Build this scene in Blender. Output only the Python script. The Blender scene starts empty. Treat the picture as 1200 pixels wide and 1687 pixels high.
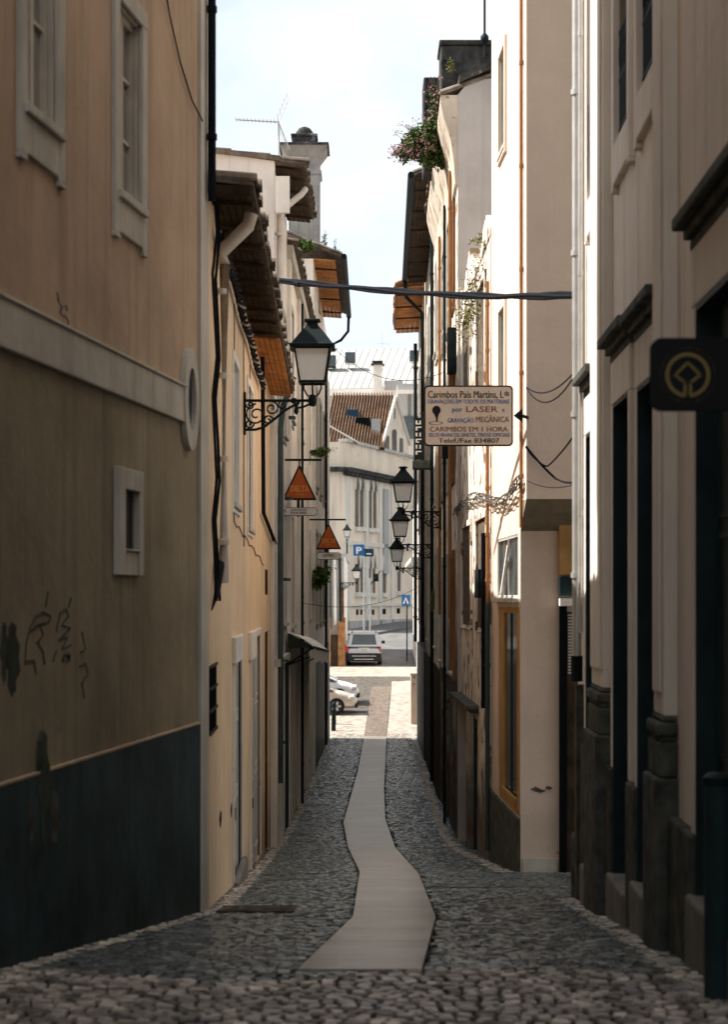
import bpy, math, random
from mathutils import Vector, Matrix
R = random.Random(11)
C = bpy.context.scene.collection
F, CX, HY, ZO = 3000.0, 600.0, 982.0, 1.62      # lens in photo pixels, optical axis, horizon, eye height

# ------------------------------------------------------------------ terrain
PROF = [(-80,-1.62),(-6,-1.62),(3,-1.68),(9.7,-2.02),(15,-2.6),(22.4,-3.4),(30.7,-4.25),(37.5,-4.56),(52,-4.97),(68,-5.33),(77,-4.9),(94,-3.62),(112,-2.9),(135,-2.1),(200,-1.0),(600,-1.0)]
def zg(d):
    for (a,za),(b,zb) in zip(PROF, PROF[1:]):
        if d <= b: return za+(zb-za)*(d-a)/(b-a)
    return PROF[-1][1]
def gd(y):
    lo, hi = 5.0, 134.0
    for _ in range(60):
        m = (lo+hi)/2
        if HY-F*zg(m)/m > y: lo = m
        else: hi = m
    return (lo+hi)/2
def P(x, y, d): return Vector(((x-CX)/F*d, d, (HY-y)/F*d))
def G(x, y): return P(x, y, gd(y))

# ------------------------------------------------------------------ materials
def mat(name, base, rough=.85, var=.12, vs=1.5, streak=0, scol=(.12,.1,.08), patch=0, pcol=(.3,.24,.18), ps=1.2, pth=.6, bump=.25, bs=60, metal=0, spec=.12, big=.0, trans=0, island=0, low=None, hs=0, plow=None):
    m = bpy.data.materials.new(name); m.use_nodes = True
    nt = m.node_tree; N = nt.nodes; L = nt.links
    b = N['Principled BSDF']; b.inputs['Roughness'].default_value = rough
    b.inputs['Metallic'].default_value = metal; b.inputs['Specular IOR Level'].default_value = spec
    if trans: b.inputs['Transmission Weight'].default_value = trans
    geo = N.new('ShaderNodeNewGeometry')
    def noise(scale, detail=5, sx=None, rgh=.6):
        n = N.new('ShaderNodeTexNoise'); n.inputs['Scale'].default_value = scale; n.inputs['Detail'].default_value = detail; n.inputs['Roughness'].default_value = rgh
        if sx:
            mp = N.new('ShaderNodeMapping'); mp.inputs['Scale'].default_value = sx
            L.new(geo.outputs['Position'], mp.inputs['Vector']); L.new(mp.outputs[0], n.inputs['Vector'])
        else: L.new(geo.outputs['Position'], n.inputs['Vector'])
        return n.outputs['Fac']
    def ramp(fac, a, b_, va=0, vb=1):
        r = N.new('ShaderNodeMapRange'); r.inputs[1].default_value = a; r.inputs[2].default_value = b_; r.inputs[3].default_value = va; r.inputs[4].default_value = vb
        L.new(fac, r.inputs[0]); return r.outputs[0]
    def mix(f, A, B, kind='MIX'):
        x = N.new('ShaderNodeMix'); x.data_type = 'RGBA'; x.blend_type = kind
        if isinstance(f, (int,float)): x.inputs[0].default_value = f
        else: L.new(f, x.inputs[0])
        for i, v in ((6,A),(7,B)):
            if isinstance(v, tuple): x.inputs[i].default_value = (*v,1)
            else: L.new(v, x.inputs[i])
        return x.outputs[2]
    lo = tuple(max(0,c*(1-var*1.6)) for c in base); hi = tuple(min(1,c*(1+var)) for c in base)
    col = mix(ramp(noise(vs), .32, .68), lo, hi)
    if big: col = mix(ramp(noise(vs*.22, 3), .4, .7, 0, big), col, tuple(c*.55 for c in base))
    if island:
        r = ramp(geo.outputs['Random Per Island'], 0, 1, 1-island, 1+island)
        cc = N.new('ShaderNodeCombineColor')
        for i in range(3): L.new(r, cc.inputs[i])
        col = mix(1.0, col, cc.outputs[0], 'MULTIPLY')
    if streak:
        col = mix(ramp(noise(1.0, 6, (5,5,.22), .65), .5, .72, 0, streak), col, scol)
    if hs: col = mix(ramp(noise(1.0, 6, (.7,6,1), .6), .48, .66, 0, hs), col, tuple(c*.5 for c in base)); col = mix(ramp(noise(1.7, 6, (.5,4,1), .6), .52, .7, 0, hs), col, tuple(min(1,c*1.35) for c in base))
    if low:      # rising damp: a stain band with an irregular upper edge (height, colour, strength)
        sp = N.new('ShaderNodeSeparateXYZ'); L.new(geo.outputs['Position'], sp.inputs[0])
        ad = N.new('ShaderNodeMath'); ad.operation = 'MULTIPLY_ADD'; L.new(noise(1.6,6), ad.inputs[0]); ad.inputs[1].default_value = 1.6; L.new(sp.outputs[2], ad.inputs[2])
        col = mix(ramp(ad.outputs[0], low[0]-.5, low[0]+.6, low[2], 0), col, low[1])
    if patch:
        pn = noise(ps, 8, None, .62)
        if plow:
            sp2 = N.new('ShaderNodeSeparateXYZ'); L.new(geo.outputs['Position'], sp2.inputs[0]); ad2 = N.new('ShaderNodeMath'); L.new(pn, ad2.inputs[0]); L.new(ramp(sp2.outputs[2], plow[0], plow[1], plow[2], 0), ad2.inputs[1]); pn = ad2.outputs[0]
        f = ramp(pn, pth, pth+.035, 0, patch)
        col = mix(f, col, pcol)
    L.new(col, b.inputs['Base Color'])
    if bump:
        bn = N.new('ShaderNodeBump'); bn.inputs['Strength'].default_value = bump; bn.inputs['Distance'].default_value = .01
        L.new(noise(bs, 4), bn.inputs['Height'])
        if vs < 4 and not trans:
            b2 = N.new('ShaderNodeBump'); b2.inputs['Strength'].default_value = bump*.8; b2.inputs['Distance'].default_value = .05
            L.new(noise(5, 4), b2.inputs['Height']); L.new(b2.outputs[0], bn.inputs['Normal'])
        L.new(bn.outputs[0], b.inputs['Normal'])
    return m
M = {}
M['ochre'] = mat('ochre_plaster', (.5,.368,.268), .9, .13, .9, .5, (.2,.16,.11), .8, (.36,.27,.2), 1.1, .7, big=.35)
M['ochre_low'] = mat('olive_weathered_shade_plaster', (.285,.245,.175), .9, .2, .9, .55, (.12,.105,.07), .6, (.2,.17,.13), 1.3, .69, big=.4)  # olive tone mixes grime with painted-in shade below the string course
M['trim'] = mat('old_trim_plaster', (.5,.475,.425), .85, .12, 1.6, .5, (.22,.19,.15), .5, (.28,.24,.2), 2.2, .66)
M['dado'] = mat('teal_dado_paint', (.036,.064,.074), .8, .3, 1.2, .7, (.016,.03,.028), .7, (.1,.1,.085), .8, .735, spec=.12, low=(.05,(.014,.018,.013),.75))
M['yellow'] = mat('yellow_plaster', (.76,.565,.37), .6, .09, 1.1, .42, (.42,.3,.2), .75, (.42,.3,.2), 1.6, .68, low=(-1.1,(.2,.14,.09),.75), spec=.25)
M['pale'] = mat('pale_plaster', (.74,.69,.645), .55, .1, 1.2, .4, (.3,.27,.24), .6, (.4,.34,.28), 1.4, .66, spec=.4)
M['cream'] = mat('cream_plaster', (.86,.775,.67), .48, .08, 1.2, .4, (.4,.3,.22), .7, (.36,.25,.17), 1.6, .62, spec=.5)
M['greywall'] = mat('grey_stucco', (.47,.435,.41), .92, .12, .8, .3, (.25,.23,.21), .4, (.3,.27,.25), 1.8, .68)
M['tower'] = mat('pinkish_render', (.69,.555,.455), .9, .05, 1.2, .18, (.5,.4,.33), .85, (.2,.16,.13), 2.3, .725)
M['tower_low'] = mat('peeling_base_render', (.66,.535,.445), .9, .07, 1.5, .2, (.45,.35,.29), .9, (.17,.16,.135), 5.0, .70, plow=(-1.95,-.75,.16))
M['chimneywall'] = mat('grey_chimney_render', (.4,.375,.35), .9, .2, 1.2, .6, (.12,.11,.1), .6, (.2,.18,.16), 1.8, .6)
M['right'] = mat('beige_facade_paint', (.76,.69,.61), .88, .07, 1.0, .35, (.3,.25,.21), .3, (.36,.31,.27), 1.5, .7)
M['granite'] = mat('granite_base', (.088,.092,.08), .85, .35, 6, .5, (.03,.032,.028), .3, (.1,.09,.07), 2, .62, bs=90, bump=.4, spec=0.1)
M['step'] = mat('pale_worn_step', (.2,.19,.165), .8, .2, 4, .3)
M['weather'] = mat('weathered_limewash', (.76,.69,.6), .92, .15, 1.6, .9, (.12,.085,.05), .95, (.16,.1,.055), 2.3, .54, low=(-.3,(.09,.07,.05),.85))
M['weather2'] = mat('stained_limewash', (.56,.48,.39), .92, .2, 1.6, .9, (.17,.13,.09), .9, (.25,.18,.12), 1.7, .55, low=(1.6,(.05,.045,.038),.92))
M['render'] = mat('rough_bricked_infill', (.13,.1,.075), .95, .5, 14, .5, (.06,.045,.03), .6, (.26,.2,.15), 9, .6, bump=.7, bs=30)
M['orangepipe'] = mat('orange_painted_pipe', (.27,.125,.05), .6, .12, 3, .3, (.35,.2,.12))
M['ochre_door'] = mat('ochre_painted_joinery', (.44,.26,.1), .6, .14, 3, .6, (.3,.16,.05))
M['teal'] = mat('dark_teal_paint', (.018,.036,.039), .55, .25, 2, .4, (.02,.025,.025), spec=0.12)
M['greydoor'] = mat('grey_green_door_paint', (.5,.49,.46), .6, .1, 2, .4, (.2,.19,.16))
M['woodframe'] = mat('pale_painted_wood', (.5,.46,.4), .6, .1, 4, .3, (.25,.22,.19))
M['white'] = mat('white_paint', (.8,.78,.74), .6, .06, 3, .25, (.5,.46,.4))
M['wood'] = mat('orange_soffit_boards', (.5,.22,.075), .75, .3, 3, .0, bump=.3, bs=25, big=.3, spec=0.06)
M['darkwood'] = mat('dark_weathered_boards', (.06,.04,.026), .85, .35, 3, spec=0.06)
M['tile'] = mat('clay_roof_tile', (.42,.22,.12), .9, .3, 5, 0, patch=.8, pcol=(.12,.1,.075), ps=3, pth=.53, island=.3)
M['farttile'] = mat('sunny_clay_tile', (.2,.12,.075), .9, .25, 1.5, 0, bump=0)
M['oldtile'] = mat('mossy_roof_tile', (.16,.13,.105), .95, .35, 5, 0, patch=.8, pcol=(.3,.19,.1), ps=3, pth=.62, island=.35, spec=0.06)
M['iron'] = mat('black_green_iron', (.008,.014,.016), .6, .3, 8, 0, bump=.15, spec=.12)
M['rust'] = mat('dark_rusty_iron', (.05,.035,.028), .7, .4, 8, spec=0.08)
M['cable'] = mat('black_cable_sheath', (.008,.009,.014), .85, .2, 8, 0, bump=0, spec=.08)
M['greycable'] = mat('grey_cable_sheath', (.35,.33,.3), .7, .2, 8, 0, bump=0)
M['dirtycable'] = mat('dusty_cables', (.13,.115,.1), .85, .4, 20, 0, bump=0)
M['zinc'] = mat('galvanised_pipe', (.52,.52,.51), .42, .1, 4, .2, (.3,.3,.29), metal=.65, bump=.05)
M['pvc'] = mat('pale_plastic_pipe', (.58,.53,.47), .6, .1, 4, .4, (.3,.26,.2))
M['greenpipe'] = mat('dark_green_pipe', (.05,.075,.08), .55, .2, 4, .2, (.03,.03,.03), spec=0.12)
M['glass'] = mat('dim_window_glass', (.05,.06,.065), .08, .2, 2, 0, bump=.03, bs=3, spec=.6)
M['paleglass'] = mat('curtained_window_glass', (.3,.29,.26), .15, .2, 1.5, 0, bump=.02, bs=3, spec=.6)
M['milk'] = mat('frosted_lantern_glass', (.95,.92,.87), .4, .04, 4, 0, bump=.05, trans=.5)
M['black'] = mat('black_interior', (.008,.009,.01), .9, 0, 2, 0, bump=0, spec=0.0)
M['signface'] = mat('cream_sign_enamel', (.86,.68,.54), .45, .06, 3, .3, (.42,.32,.24), bump=.03)
M['orange'] = mat('orange_sign_enamel', (.42,.1,.025), .5, .08, 4, 0, bump=.02)
M['letter_orange'] = mat('pale_orange_letters', (.66,.24,.07), .5, .05, 4, 0, bump=0)
M['ink'] = mat('black_letters', (.02,.018,.018), .5, .1, 4, 0, bump=0, spec=0.1)
M['blue'] = mat('blue_letters', (.035,.11,.36), .5, .1, 4, 0, bump=0)
M['brownred'] = mat('faded_red_letters', (.22,.085,.05), .5, .1, 4, 0, bump=0)
M['signblue'] = mat('blue_road_sign', (.03,.14,.34), .4, .05, 4, 0, bump=0)
M['signteal'] = mat('dark_blue_road_sign', (.02,.05,.085), .4, .05, 4, 0, bump=0)
M['gold'] = mat('dull_gold_emblem', (.3,.225,.08), .5, .1, 6, 0, bump=0)
M['dimgold'] = mat('dim_gold_lettering', (.07,.06,.035), .5, .1, 6, 0, bump=0)
M['signblack'] = mat('black_sign_panel', (.006,.007,.009), .4, .1, 3, 0, bump=0, spec=.2)
M['church'] = mat('pale_church_render', (.82,.69,.55), .9, .08, .35, .6, (.4,.33,.26), .6, (.5,.43,.35), .5, .62)
M['churchtrim'] = mat('pale_church_stone', (.72,.67,.59), .9, .07, .5, .25)
M['churchglass'] = mat('church_window_infill', (.13,.115,.1), .6, .2, 1, 0, bump=.1)
M['crossing'] = mat('worn_pale_setts', (.37,.325,.28), .4, .5, 6, 0, patch=.5, pcol=(.13,.125,.11), ps=1.5, pth=.55, bump=.5, bs=50, island=.75, spec=.4)
M['navy'] = mat('navy_railing_mesh', (.014,.024,.045), .6, .3, 6, 0, bump=0)
M['metalroof'] = mat('white_metal_roof', (.42,.41,.375), .7, .06, .3, .1, (.5,.47,.42), bump=0)
M['greymodern'] = mat('grey_modern_render', (.42,.41,.4), .8, .06, .5, .1)
M['concrete'] = mat('worn_concrete_strip', (.315,.27,.222), .28, .2, 1.1, 0, hs=.6, patch=.6, pcol=(.19,.165,.14), ps=1.3, pth=.53, bump=.2, bs=45, spec=.4, big=.3)
M['cobble'] = mat('dark_basalt_cobble', (.085,.103,.098), .24, .5, 7, 0, patch=.6, pcol=(.05,.056,.036), ps=1.1, pth=.56, bump=.6, bs=55, island=.8, spec=.75)
M['palecobble'] = mat('pale_limestone_cobble', (.47,.43,.37), .55, .3, 7, 0, patch=.6, pcol=(.14,.13,.09), ps=2, pth=.6, bump=.4, bs=55, island=.4)
M['bed'] = mat('dirt_between_stones', (.028,.028,.022), .95, .3, 5, 0, patch=.5, pcol=(.035,.05,.02), ps=1.4, pth=.58)
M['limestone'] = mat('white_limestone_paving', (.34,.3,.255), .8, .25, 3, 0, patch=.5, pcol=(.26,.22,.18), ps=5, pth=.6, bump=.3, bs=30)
M['asphalt'] = mat('worn_asphalt', (.16,.155,.15), .8, .15, 1.2, 0, patch=.4, pcol=(.1,.1,.1), ps=.8, pth=.6, bump=.3)
M['setts'] = mat('shade_dark_plaza_setts', (.1,.088,.076), .75, .35, 5, 0, patch=.4, pcol=(.13,.12,.1), ps=1.5, pth=.55, bump=.6, bs=14)  # kept dark: the plaza's shade is put into this colour
M['brownsetts'] = mat('brown_plaza_setts', (.16,.125,.1), .75, .35, 6, 0, patch=.5, pcol=(.22,.18,.15), ps=3, pth=.55, bump=.6, bs=20)
M['leaf'] = mat('green_leaves', (.075,.12,.03), .6, .4, 9, 0, bump=0, island=.5)
M['dryleaf'] = mat('yellowish_leaves', (.17,.17,.06), .7, .3, 9, 0, bump=0, island=.5)
M['flower'] = mat('pink_valerian_flowers', (.42,.22,.26), .7, .25, 9, 0, bump=0, island=.3)
M['stem'] = mat('brown_stems', (.12,.085,.05), .8, .3, 9, 0, bump=0)
M['silver'] = mat('silver_car_paint', (.46,.46,.48), .32, .04, 3, 0, bump=0, metal=.4, spec=.5)
M['beigecar'] = mat('champagne_car_paint', (.6,.52,.44), .3, .04, 3, 0, bump=0, metal=.3, spec=.5)
M['whitecar'] = mat('white_car_paint', (.74,.74,.74), .3, .03, 3, 0, bump=0, spec=.5)
M['tyre'] = mat('tyre_rubber', (.015,.015,.016), .85, .2, 8, 0, bump=0)
M['taillight'] = mat('red_tail_light', (.45,.03,.02), .25, .1, 8, 0, bump=0, spec=.6)
M['headlight'] = mat('clear_headlight', (.6,.6,.6), .1, .1, 8, 0, bump=0, spec=.7)
M['plastic'] = mat('black_bumper_plastic', (.02,.021,.023), .6, .1, 8, 0, bump=0, spec=0.15)
M['plate'] = mat('white_number_plate', (.75,.74,.7), .5, .03, 8, 0, bump=0)
M['planter'] = mat('terracotta_orange_panel', (.36,.17,.07), .8, .3, 3, .3)
M['canvas'] = mat('white_awning_canvas', (.88,.87,.86), .85, .05, 3, .25, (.5,.49,.48), bump=.1)
M['canvasdark'] = mat('dark_awning_side', (.03,.035,.03), .9, .15, 3)
M['mossdark'] = mat('black_lichen_masonry', (.06,.058,.055), .95, .5, 3, .5, (.02,.02,.02), .7, (.3,.28,.25), 3, .62)
M['graffiti'] = mat('faded_green_black_spray', (.05,.062,.05), .9, .3, 6, 0, bump=0)
M['cabinet'] = mat('beige_cabinet_paint', (.52,.42,.34), .6, .06, 3, .2)

# ------------------------------------------------------------------ mesh building
ORG = {}
class MB:
    def __init__(s): s.v = []; s.f = []
    def add(s, vs, fs):
        k = len(s.v); s.v += [Vector(p) for p in vs]; s.f += [tuple(i+k for i in f) for f in fs]; return s
    def quad(s, a, b, c, d): return s.add([a,b,c,d], [(0,1,2,3)])
    def hexa(s, c): return s.add(c, [(0,3,2,1),(4,5,6,7),(0,1,5,4),(1,2,6,5),(2,3,7,6),(3,0,4,7)])
    def box(s, a, b):
        x0,y0,z0 = a; x1,y1,z1 = b
        return s.hexa([(x0,y0,z0),(x1,y0,z0),(x1,y1,z0),(x0,y1,z0),(x0,y0,z1),(x1,y0,z1),(x1,y1,z1),(x0,y1,z1)])
    def fb(s, fc, u0, u1, z0, z1, o0, o1):
        return s.hexa([fc.at(u0,z0,o0),fc.at(u1,z0,o0),fc.at(u1,z0,o1),fc.at(u0,z0,o1),fc.at(u0,z1,o0),fc.at(u1,z1,o0),fc.at(u1,z1,o1),fc.at(u0,z1,o1)])
    def tube(s, pts, r, n=6, cap=True, r2=None):
        pts = [Vector(p) for p in pts]; k0 = len(s.v); m = len(pts)
        up = None
        for i, p in enumerate(pts):
            t = (pts[min(i+1,m-1)]-pts[max(i-1,0)]).normalized()
            if up is None: up = Vector((0,0,1)) if abs(t.z) < .9 else Vector((1,0,0))
            a = t.cross(up)
            if a.length < 1e-4: a = t.cross(Vector((0,1,0)))
            a.normalize(); b = t.cross(a); up = -b if False else up
            rr = r if r2 is None else r+(r2-r)*i/(m-1)
            for j in range(n):
                w = 2*math.pi*j/n; s.v.append(p+a*math.cos(w)*rr+b*math.sin(w)*rr)
        for i in range(m-1):
            for j in range(n):
                s.f.append((k0+i*n+j, k0+i*n+(j+1)%n, k0+(i+1)*n+(j+1)%n, k0+(i+1)*n+j))
        if cap: s.f.append(tuple(k0+j for j in range(n))); s.f.append(tuple(k0+(m-1)*n+j for j in range(n)))
        return s
    def rings(s, rs, closed=True):      # loft of equal-length rings
        k0 = len(s.v); n = len(rs[0])
        for r in rs: s.v += [Vector(p) for p in r]
        for i in range(len(rs)-1):
            for j in range(n if closed else n-1):
                s.f.append((k0+i*n+j, k0+i*n+(j+1)%n, k0+(i+1)*n+(j+1)%n, k0+(i+1)*n+j))
        if closed: s.f.append(tuple(k0+j for j in range(n))); s.f.append(tuple(k0+(len(rs)-1)*n+j for j in range(n)))
        return s
    def sqlathe(s, c, prof, rot=0):     # square section tower: prof of (half, z)
        return s.rings([[Vector((c[0]+h*a, c[1]+h*b, c[2]+z)) for a,b in ((-1,-1),(1,-1),(1,1),(-1,1))] for h,z in prof])
    def lathe(s, c, prof, n=12): return s.rings([[Vector((c[0]+h*math.cos(2*math.pi*j/n), c[1]+h*math.sin(2*math.pi*j/n), c[2]+z)) for j in range(n)] for h,z in prof])
    def prism(s, poly, f0, f1):         # poly of (a,b); f0,f1 map it to the two faces
        n = len(poly); k = len(s.v)
        s.v += [Vector(f0(*p)) for p in poly]+[Vector(f1(*p)) for p in poly]
        s.f.append(tuple(k+i for i in range(n))); s.f.append(tuple(k+n+i for i in reversed(range(n))))
        for i in range(n): s.f.append((k+i, k+(i+1)%n, k+n+(i+1)%n, k+n+i))
        return s
    def build(s, name, m, parent=None, label=None, cat=None, bevel=0, smooth=False, kind=None, group=None):
        if not s.v: return None
        if parent is None:
            xs=[p.x for p in s.v]; ys=[p.y for p in s.v]; zs=[p.z for p in s.v]
            org = Vector(((min(xs)+max(xs))/2,(min(ys)+max(ys))/2,min(zs)))
        else: org = ORG[parent.name]
        me = bpy.data.meshes.new(name); me.from_pydata([p-org for p in s.v], [], s.f)
        if smooth: me.polygons.foreach_set('use_smooth', [True]*len(me.polygons))
        me.update()
        o = bpy.data.objects.new(name, me); C.objects.link(o); me.materials.append(M[m])
        ORG[o.name] = org
        if parent is None: o.location = org+Vector((0,0,ZO))
        else: o.parent = parent
        if label: o['label'] = label
        if cat: o['category'] = cat
        if kind: o['kind'] = kind
        if group: o['group'] = group
        if bevel:
            b = o.modifiers.new('bevel','BEVEL'); b.width = bevel; b.segments = 2; b.limit_method = 'ANGLE'
        if smooth:
            try: me.set_sharp_from_angle(angle=math.radians(50))
            except Exception: pass
        return o
def thing(name, label, cat, loc, group=None):
    o = bpy.data.objects.new(name, None); C.objects.link(o); o.empty_display_size = .2
    o['label'] = label; o['category'] = cat
    if group: o['group'] = group
    ORG[o.name] = Vector(loc); o.location = Vector(loc)+Vector((0,0,ZO)); return o
def dup(root, loc, rotz, label, group=None, scale=1):
    r = root.copy(); C.objects.link(r); r.location = Vector(loc)+Vector((0,0,ZO)); r.rotation_euler = (0,0,rotz); r.scale = (scale,)*3
    r['label'] = label
    if group: r['group'] = group
    for ch in root.children:
        c = ch.copy(); C.objects.link(c); c.parent = r
        for g in ch.children:
            e = g.copy(); C.objects.link(e); e.parent = c
    return r
def text(body, name, m, parent, o, ux, uy, x0, x1, y0, y1, th=.004, bold=.0):
    cu = bpy.data.curves.new('t','FONT'); cu.body = body; cu.size = 1; cu.offset = bold; cu.resolution_u = 3
    ob = bpy.data.objects.new('t', cu); C.objects.link(ob)
    dg = bpy.context.evaluated_depsgraph_get(); me = ob.evaluated_get(dg).to_mesh()
    vs = [v.co.copy() for v in me.vertices]; fs = [tuple(p.vertices) for p in me.polygons]
    ob.evaluated_get(dg).to_mesh_clear(); bpy.data.objects.remove(ob); bpy.data.curves.remove(cu)
    ax=min(v.x for v in vs); bx=max(v.x for v in vs); ay=min(v.y for v in vs); by=max(v.y for v in vs)
    o = Vector(o); nn = ux.cross(uy).normalized(); mb = MB()
    mb.add([o+ux*(x0+(v.x-ax)/(bx-ax)*(x1-x0))+uy*(y0+(v.y-ay)/(by-ay)*(y1-y0))+nn*th for v in vs], fs)
    return mb.build(name, m, parent)
class Fac:
    def __init__(s, X0, d0, X1, d1, side):
        s.O = Vector((X0,d0,0)); t = Vector((X1-X0,d1-d0,0)); s.len = t.length; s.t = t.normalized()
        s.n = Vector((s.t.y,-s.t.x,0))*side; s.side = side
    def at(s, u, z, o=0): p = s.O+s.t*u+s.n*o; return Vector((p.x,p.y,z))
    def ux(s, x):
        k = (x-CX)/F; return (k*s.O.y-s.O.x)/(s.t.x-k*s.t.y)
    def dep(s, x): return s.O.y+s.t.y*s.ux(x)
    def ud(s, d): return (d-s.O.y)/s.t.y
    def z(s, x, y): return (HY-y)/F*s.dep(x)
    def r(s, x0, x1, y0, y1):           # pixel rect (heights read at its middle) -> u0,u1,z0,z1
        xm = (x0+x1)/2; a, b = sorted((s.ux(x0), s.ux(x1)))
        return a, b, s.z(xm,y1), s.z(xm,y0)
def wall(mb, fc, u0, u1, z0, z1, ops=(), thick=7, reveal=.2):
    us = sorted({u0,u1,*[o[0] for o in ops],*[o[1] for o in ops]}); zs = sorted({z0,z1,*[o[2] for o in ops],*[o[3] for o in ops]})
    us = [u for u in us if u0<=u<=u1]; zs = [z for z in zs if z0<=z<=z1]
    for a,b in zip(us,us[1:]):
        for c,d in zip(zs,zs[1:]):
            um,zm = (a+b)/2,(c+d)/2
            if any(o[0]<um<o[1] and o[2]<zm<o[3] for o in ops): continue
            mb.quad(fc.at(a,c),fc.at(b,c),fc.at(b,d),fc.at(a,d))
    for a,b,c,d in [o[:4] for o in ops]:
        A = [fc.at(a,c),fc.at(b,c),fc.at(b,d),fc.at(a,d)]; B = [p-fc.n*reveal for p in A]
        for i in range(4): mb.quad(A[i],A[(i+1)%4],B[(i+1)%4],B[i])
    for u in (u0,u1): mb.quad(fc.at(u,z0),fc.at(u,z0,-thick),fc.at(u,z1,-thick),fc.at(u,z1))
    mb.quad(fc.at(u0,z0,-thick),fc.at(u1,z0,-thick),fc.at(u1,z1,-thick),fc.at(u0,z1,-thick))
    mb.quad(fc.at(u0,z1),fc.at(u1,z1),fc.at(u1,z1,-thick),fc.at(u0,z1,-thick))
    return mb
def window(par, fc, op, o=-.13, fm='woodframe', gm='glass', cols=2, rows=3, fw=.055, sill=None, name='window'):
    u0,u1,z0,z1 = op; mb = MB(); d = .05
    mb.fb(fc,u0,u0+fw,z0,z1,o,o+d); mb.fb(fc,u1-fw,u1,z0,z1,o,o+d); mb.fb(fc,u0+fw,u1-fw,z0,z0+fw,o,o+d); mb.fb(fc,u0+fw,u1-fw,z1-fw,z1,o,o+d)
    for i in range(1,cols): c = u0+(u1-u0)*i/cols; mb.fb(fc,c-fw*.5,c+fw*.5,z0+fw,z1-fw,o,o+d*.9)
    for j in range(1,rows):
        c = z0+(z1-z0)*j/rows
        for i in range(cols):
            a = u0+(u1-u0)*i/cols+fw*.52; b = u0+(u1-u0)*(i+1)/cols-fw*.52
            mb.fb(fc,a,b,c-.014,c+.014,o+.005,o+d*.7)
    lin = min(-o-.004,.3)
    for q in ((u0,u0+.016,z0,z1),(u1-.016,u1,z0,z1),(u0+.016,u1-.016,z1-.016,z1),(u0+.016,u1-.016,z0,z0+.012)): mb.fb(fc,*q,o+d,-.006)
    w = mb.build(name, fm, par, bevel=.003)
    MB().fb(fc,u0,u1,z0,z1,o-.02,o+.012).build('pane', gm, w)
    if sill: MB().fb(fc,u0-.06,u1+.06,z0-.06,z0-.002,-.1,sill).build('sill', 'trim', w, bevel=.008)
    return w
def door(par, fc, op, o=-.14, m='greydoor', leaves=1, name='door', handle=True, panels=3):
    u0,u1,z0,z1 = op; mb = MB(); mb.fb(fc,u0,u1,z0,z1,o-.04,o)
    for l in range(leaves):
        a = u0+(u1-u0)*l/leaves; b = u0+(u1-u0)*(l+1)/leaves; g = (b-a)*.16
        hs = [.06,.42,.72,.94][:panels+1]
        for i in range(panels):
            c = z0+(z1-z0)*hs[i]+.04; e = z0+(z1-z0)*hs[i+1]-.04
            for q in ((a+g,b-g,c,c+.03),(a+g,b-g,e-.03,e),(a+g,a+g+.03,c+.03,e-.03),(b-g-.03,b-g,c+.03,e-.03)): mb.fb(fc,*q,o,o+.014)
        mb.fb(fc,a+.004,a+.05,z0,z1,o,o+.01); mb.fb(fc,b-.05,b-.004,z0,z1,o,o+.01)
    dr = mb.build(name, m, par)
    if handle: MB().fb(fc,u0+.09,u0+.13,z0+1.0,z0+1.13,o+.01,o+.06).build('handle','rust',dr)
    return dr
def surround(par, fc, op, w=.16, o=.035, m='trim', bottom=.3, feet=True, head=.0, name='window_surround'):
    u0,u1,z0,z1 = op; mb = MB()
    mb.fb(fc,u0-w,u0,z0-bottom,z1,-.02,o); mb.fb(fc,u1,u1+w,z0-bottom,z1,-.02,o); mb.fb(fc,u0-w,u1+w,z1,z1+w,-.02,o)
    if bottom:
        mb.fb(fc,u0,u1,z0-bottom+.015,z0-.062,-.02,o)
        if feet: mb.fb(fc,u0-w-.004,u0-w+.12,z0-bottom-.035,z0-bottom,-.02,o+.003); mb.fb(fc,u1+w-.12,u1+w+.004,z0-bottom-.035,z0-bottom,-.02,o+.003)
    return mb.build(name, m, par, bevel=.008)
def tiles(par, fc, u0, u1, o_edge, z_edge, slope, length, m='oldtile', w=.21, name='roof'):
    mb = MB(); n = max(1,int((u1-u0)/w)); sl = math.tan(slope)
    for i in range(n):
        uc = u0+(i+.5)*(u1-u0)/n; hw = (u1-u0)/n*.5
        L = 3 if length < 4 else 6; seg = length/L
        jo = R.uniform(-.035,.035); jz = R.uniform(-.012,.012)
        for k in range(L):
            a = o_edge+jo-k*seg; b = a-seg*1.08; za = z_edge+jz+k*seg*sl+.02; zb = za+seg*1.08*sl-.02
            rg = []
            for (oo,zz,rr) in ((a,za,hw*1.08),(b,zb,hw*.9)):
                rg.append([fc.at(uc+rr*math.cos(t),zz+rr*.62*math.sin(t),oo) for t in [math.pi*q/6 for q in range(7)]])
            rg2 = [[p-Vector((0,0,.018)) for p in r] for r in rg]
            mb.rings([rg2[1],rg[1]],False); mb.rings([rg[0],rg[1]],False); mb.rings([rg2[0],rg2[1]],False); mb.rings([rg2[0],rg[0]],False)
    # slab under the tiles
    a0 = o_edge-.03; 
    mb.hexa([fc.at(u0,z_edge-.035,a0),fc.at(u1,z_edge-.035,a0),fc.at(u1,z_edge-.035+length*sl,a0-length),fc.at(u0,z_edge-.035+length*sl,a0-length),
             fc.at(u0,z_edge,a0),fc.at(u1,z_edge,a0),fc.at(u1,z_edge+length*sl,a0-length),fc.at(u0,z_edge+length*sl,a0-length)])
    return mb.build(name, m, par)
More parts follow.
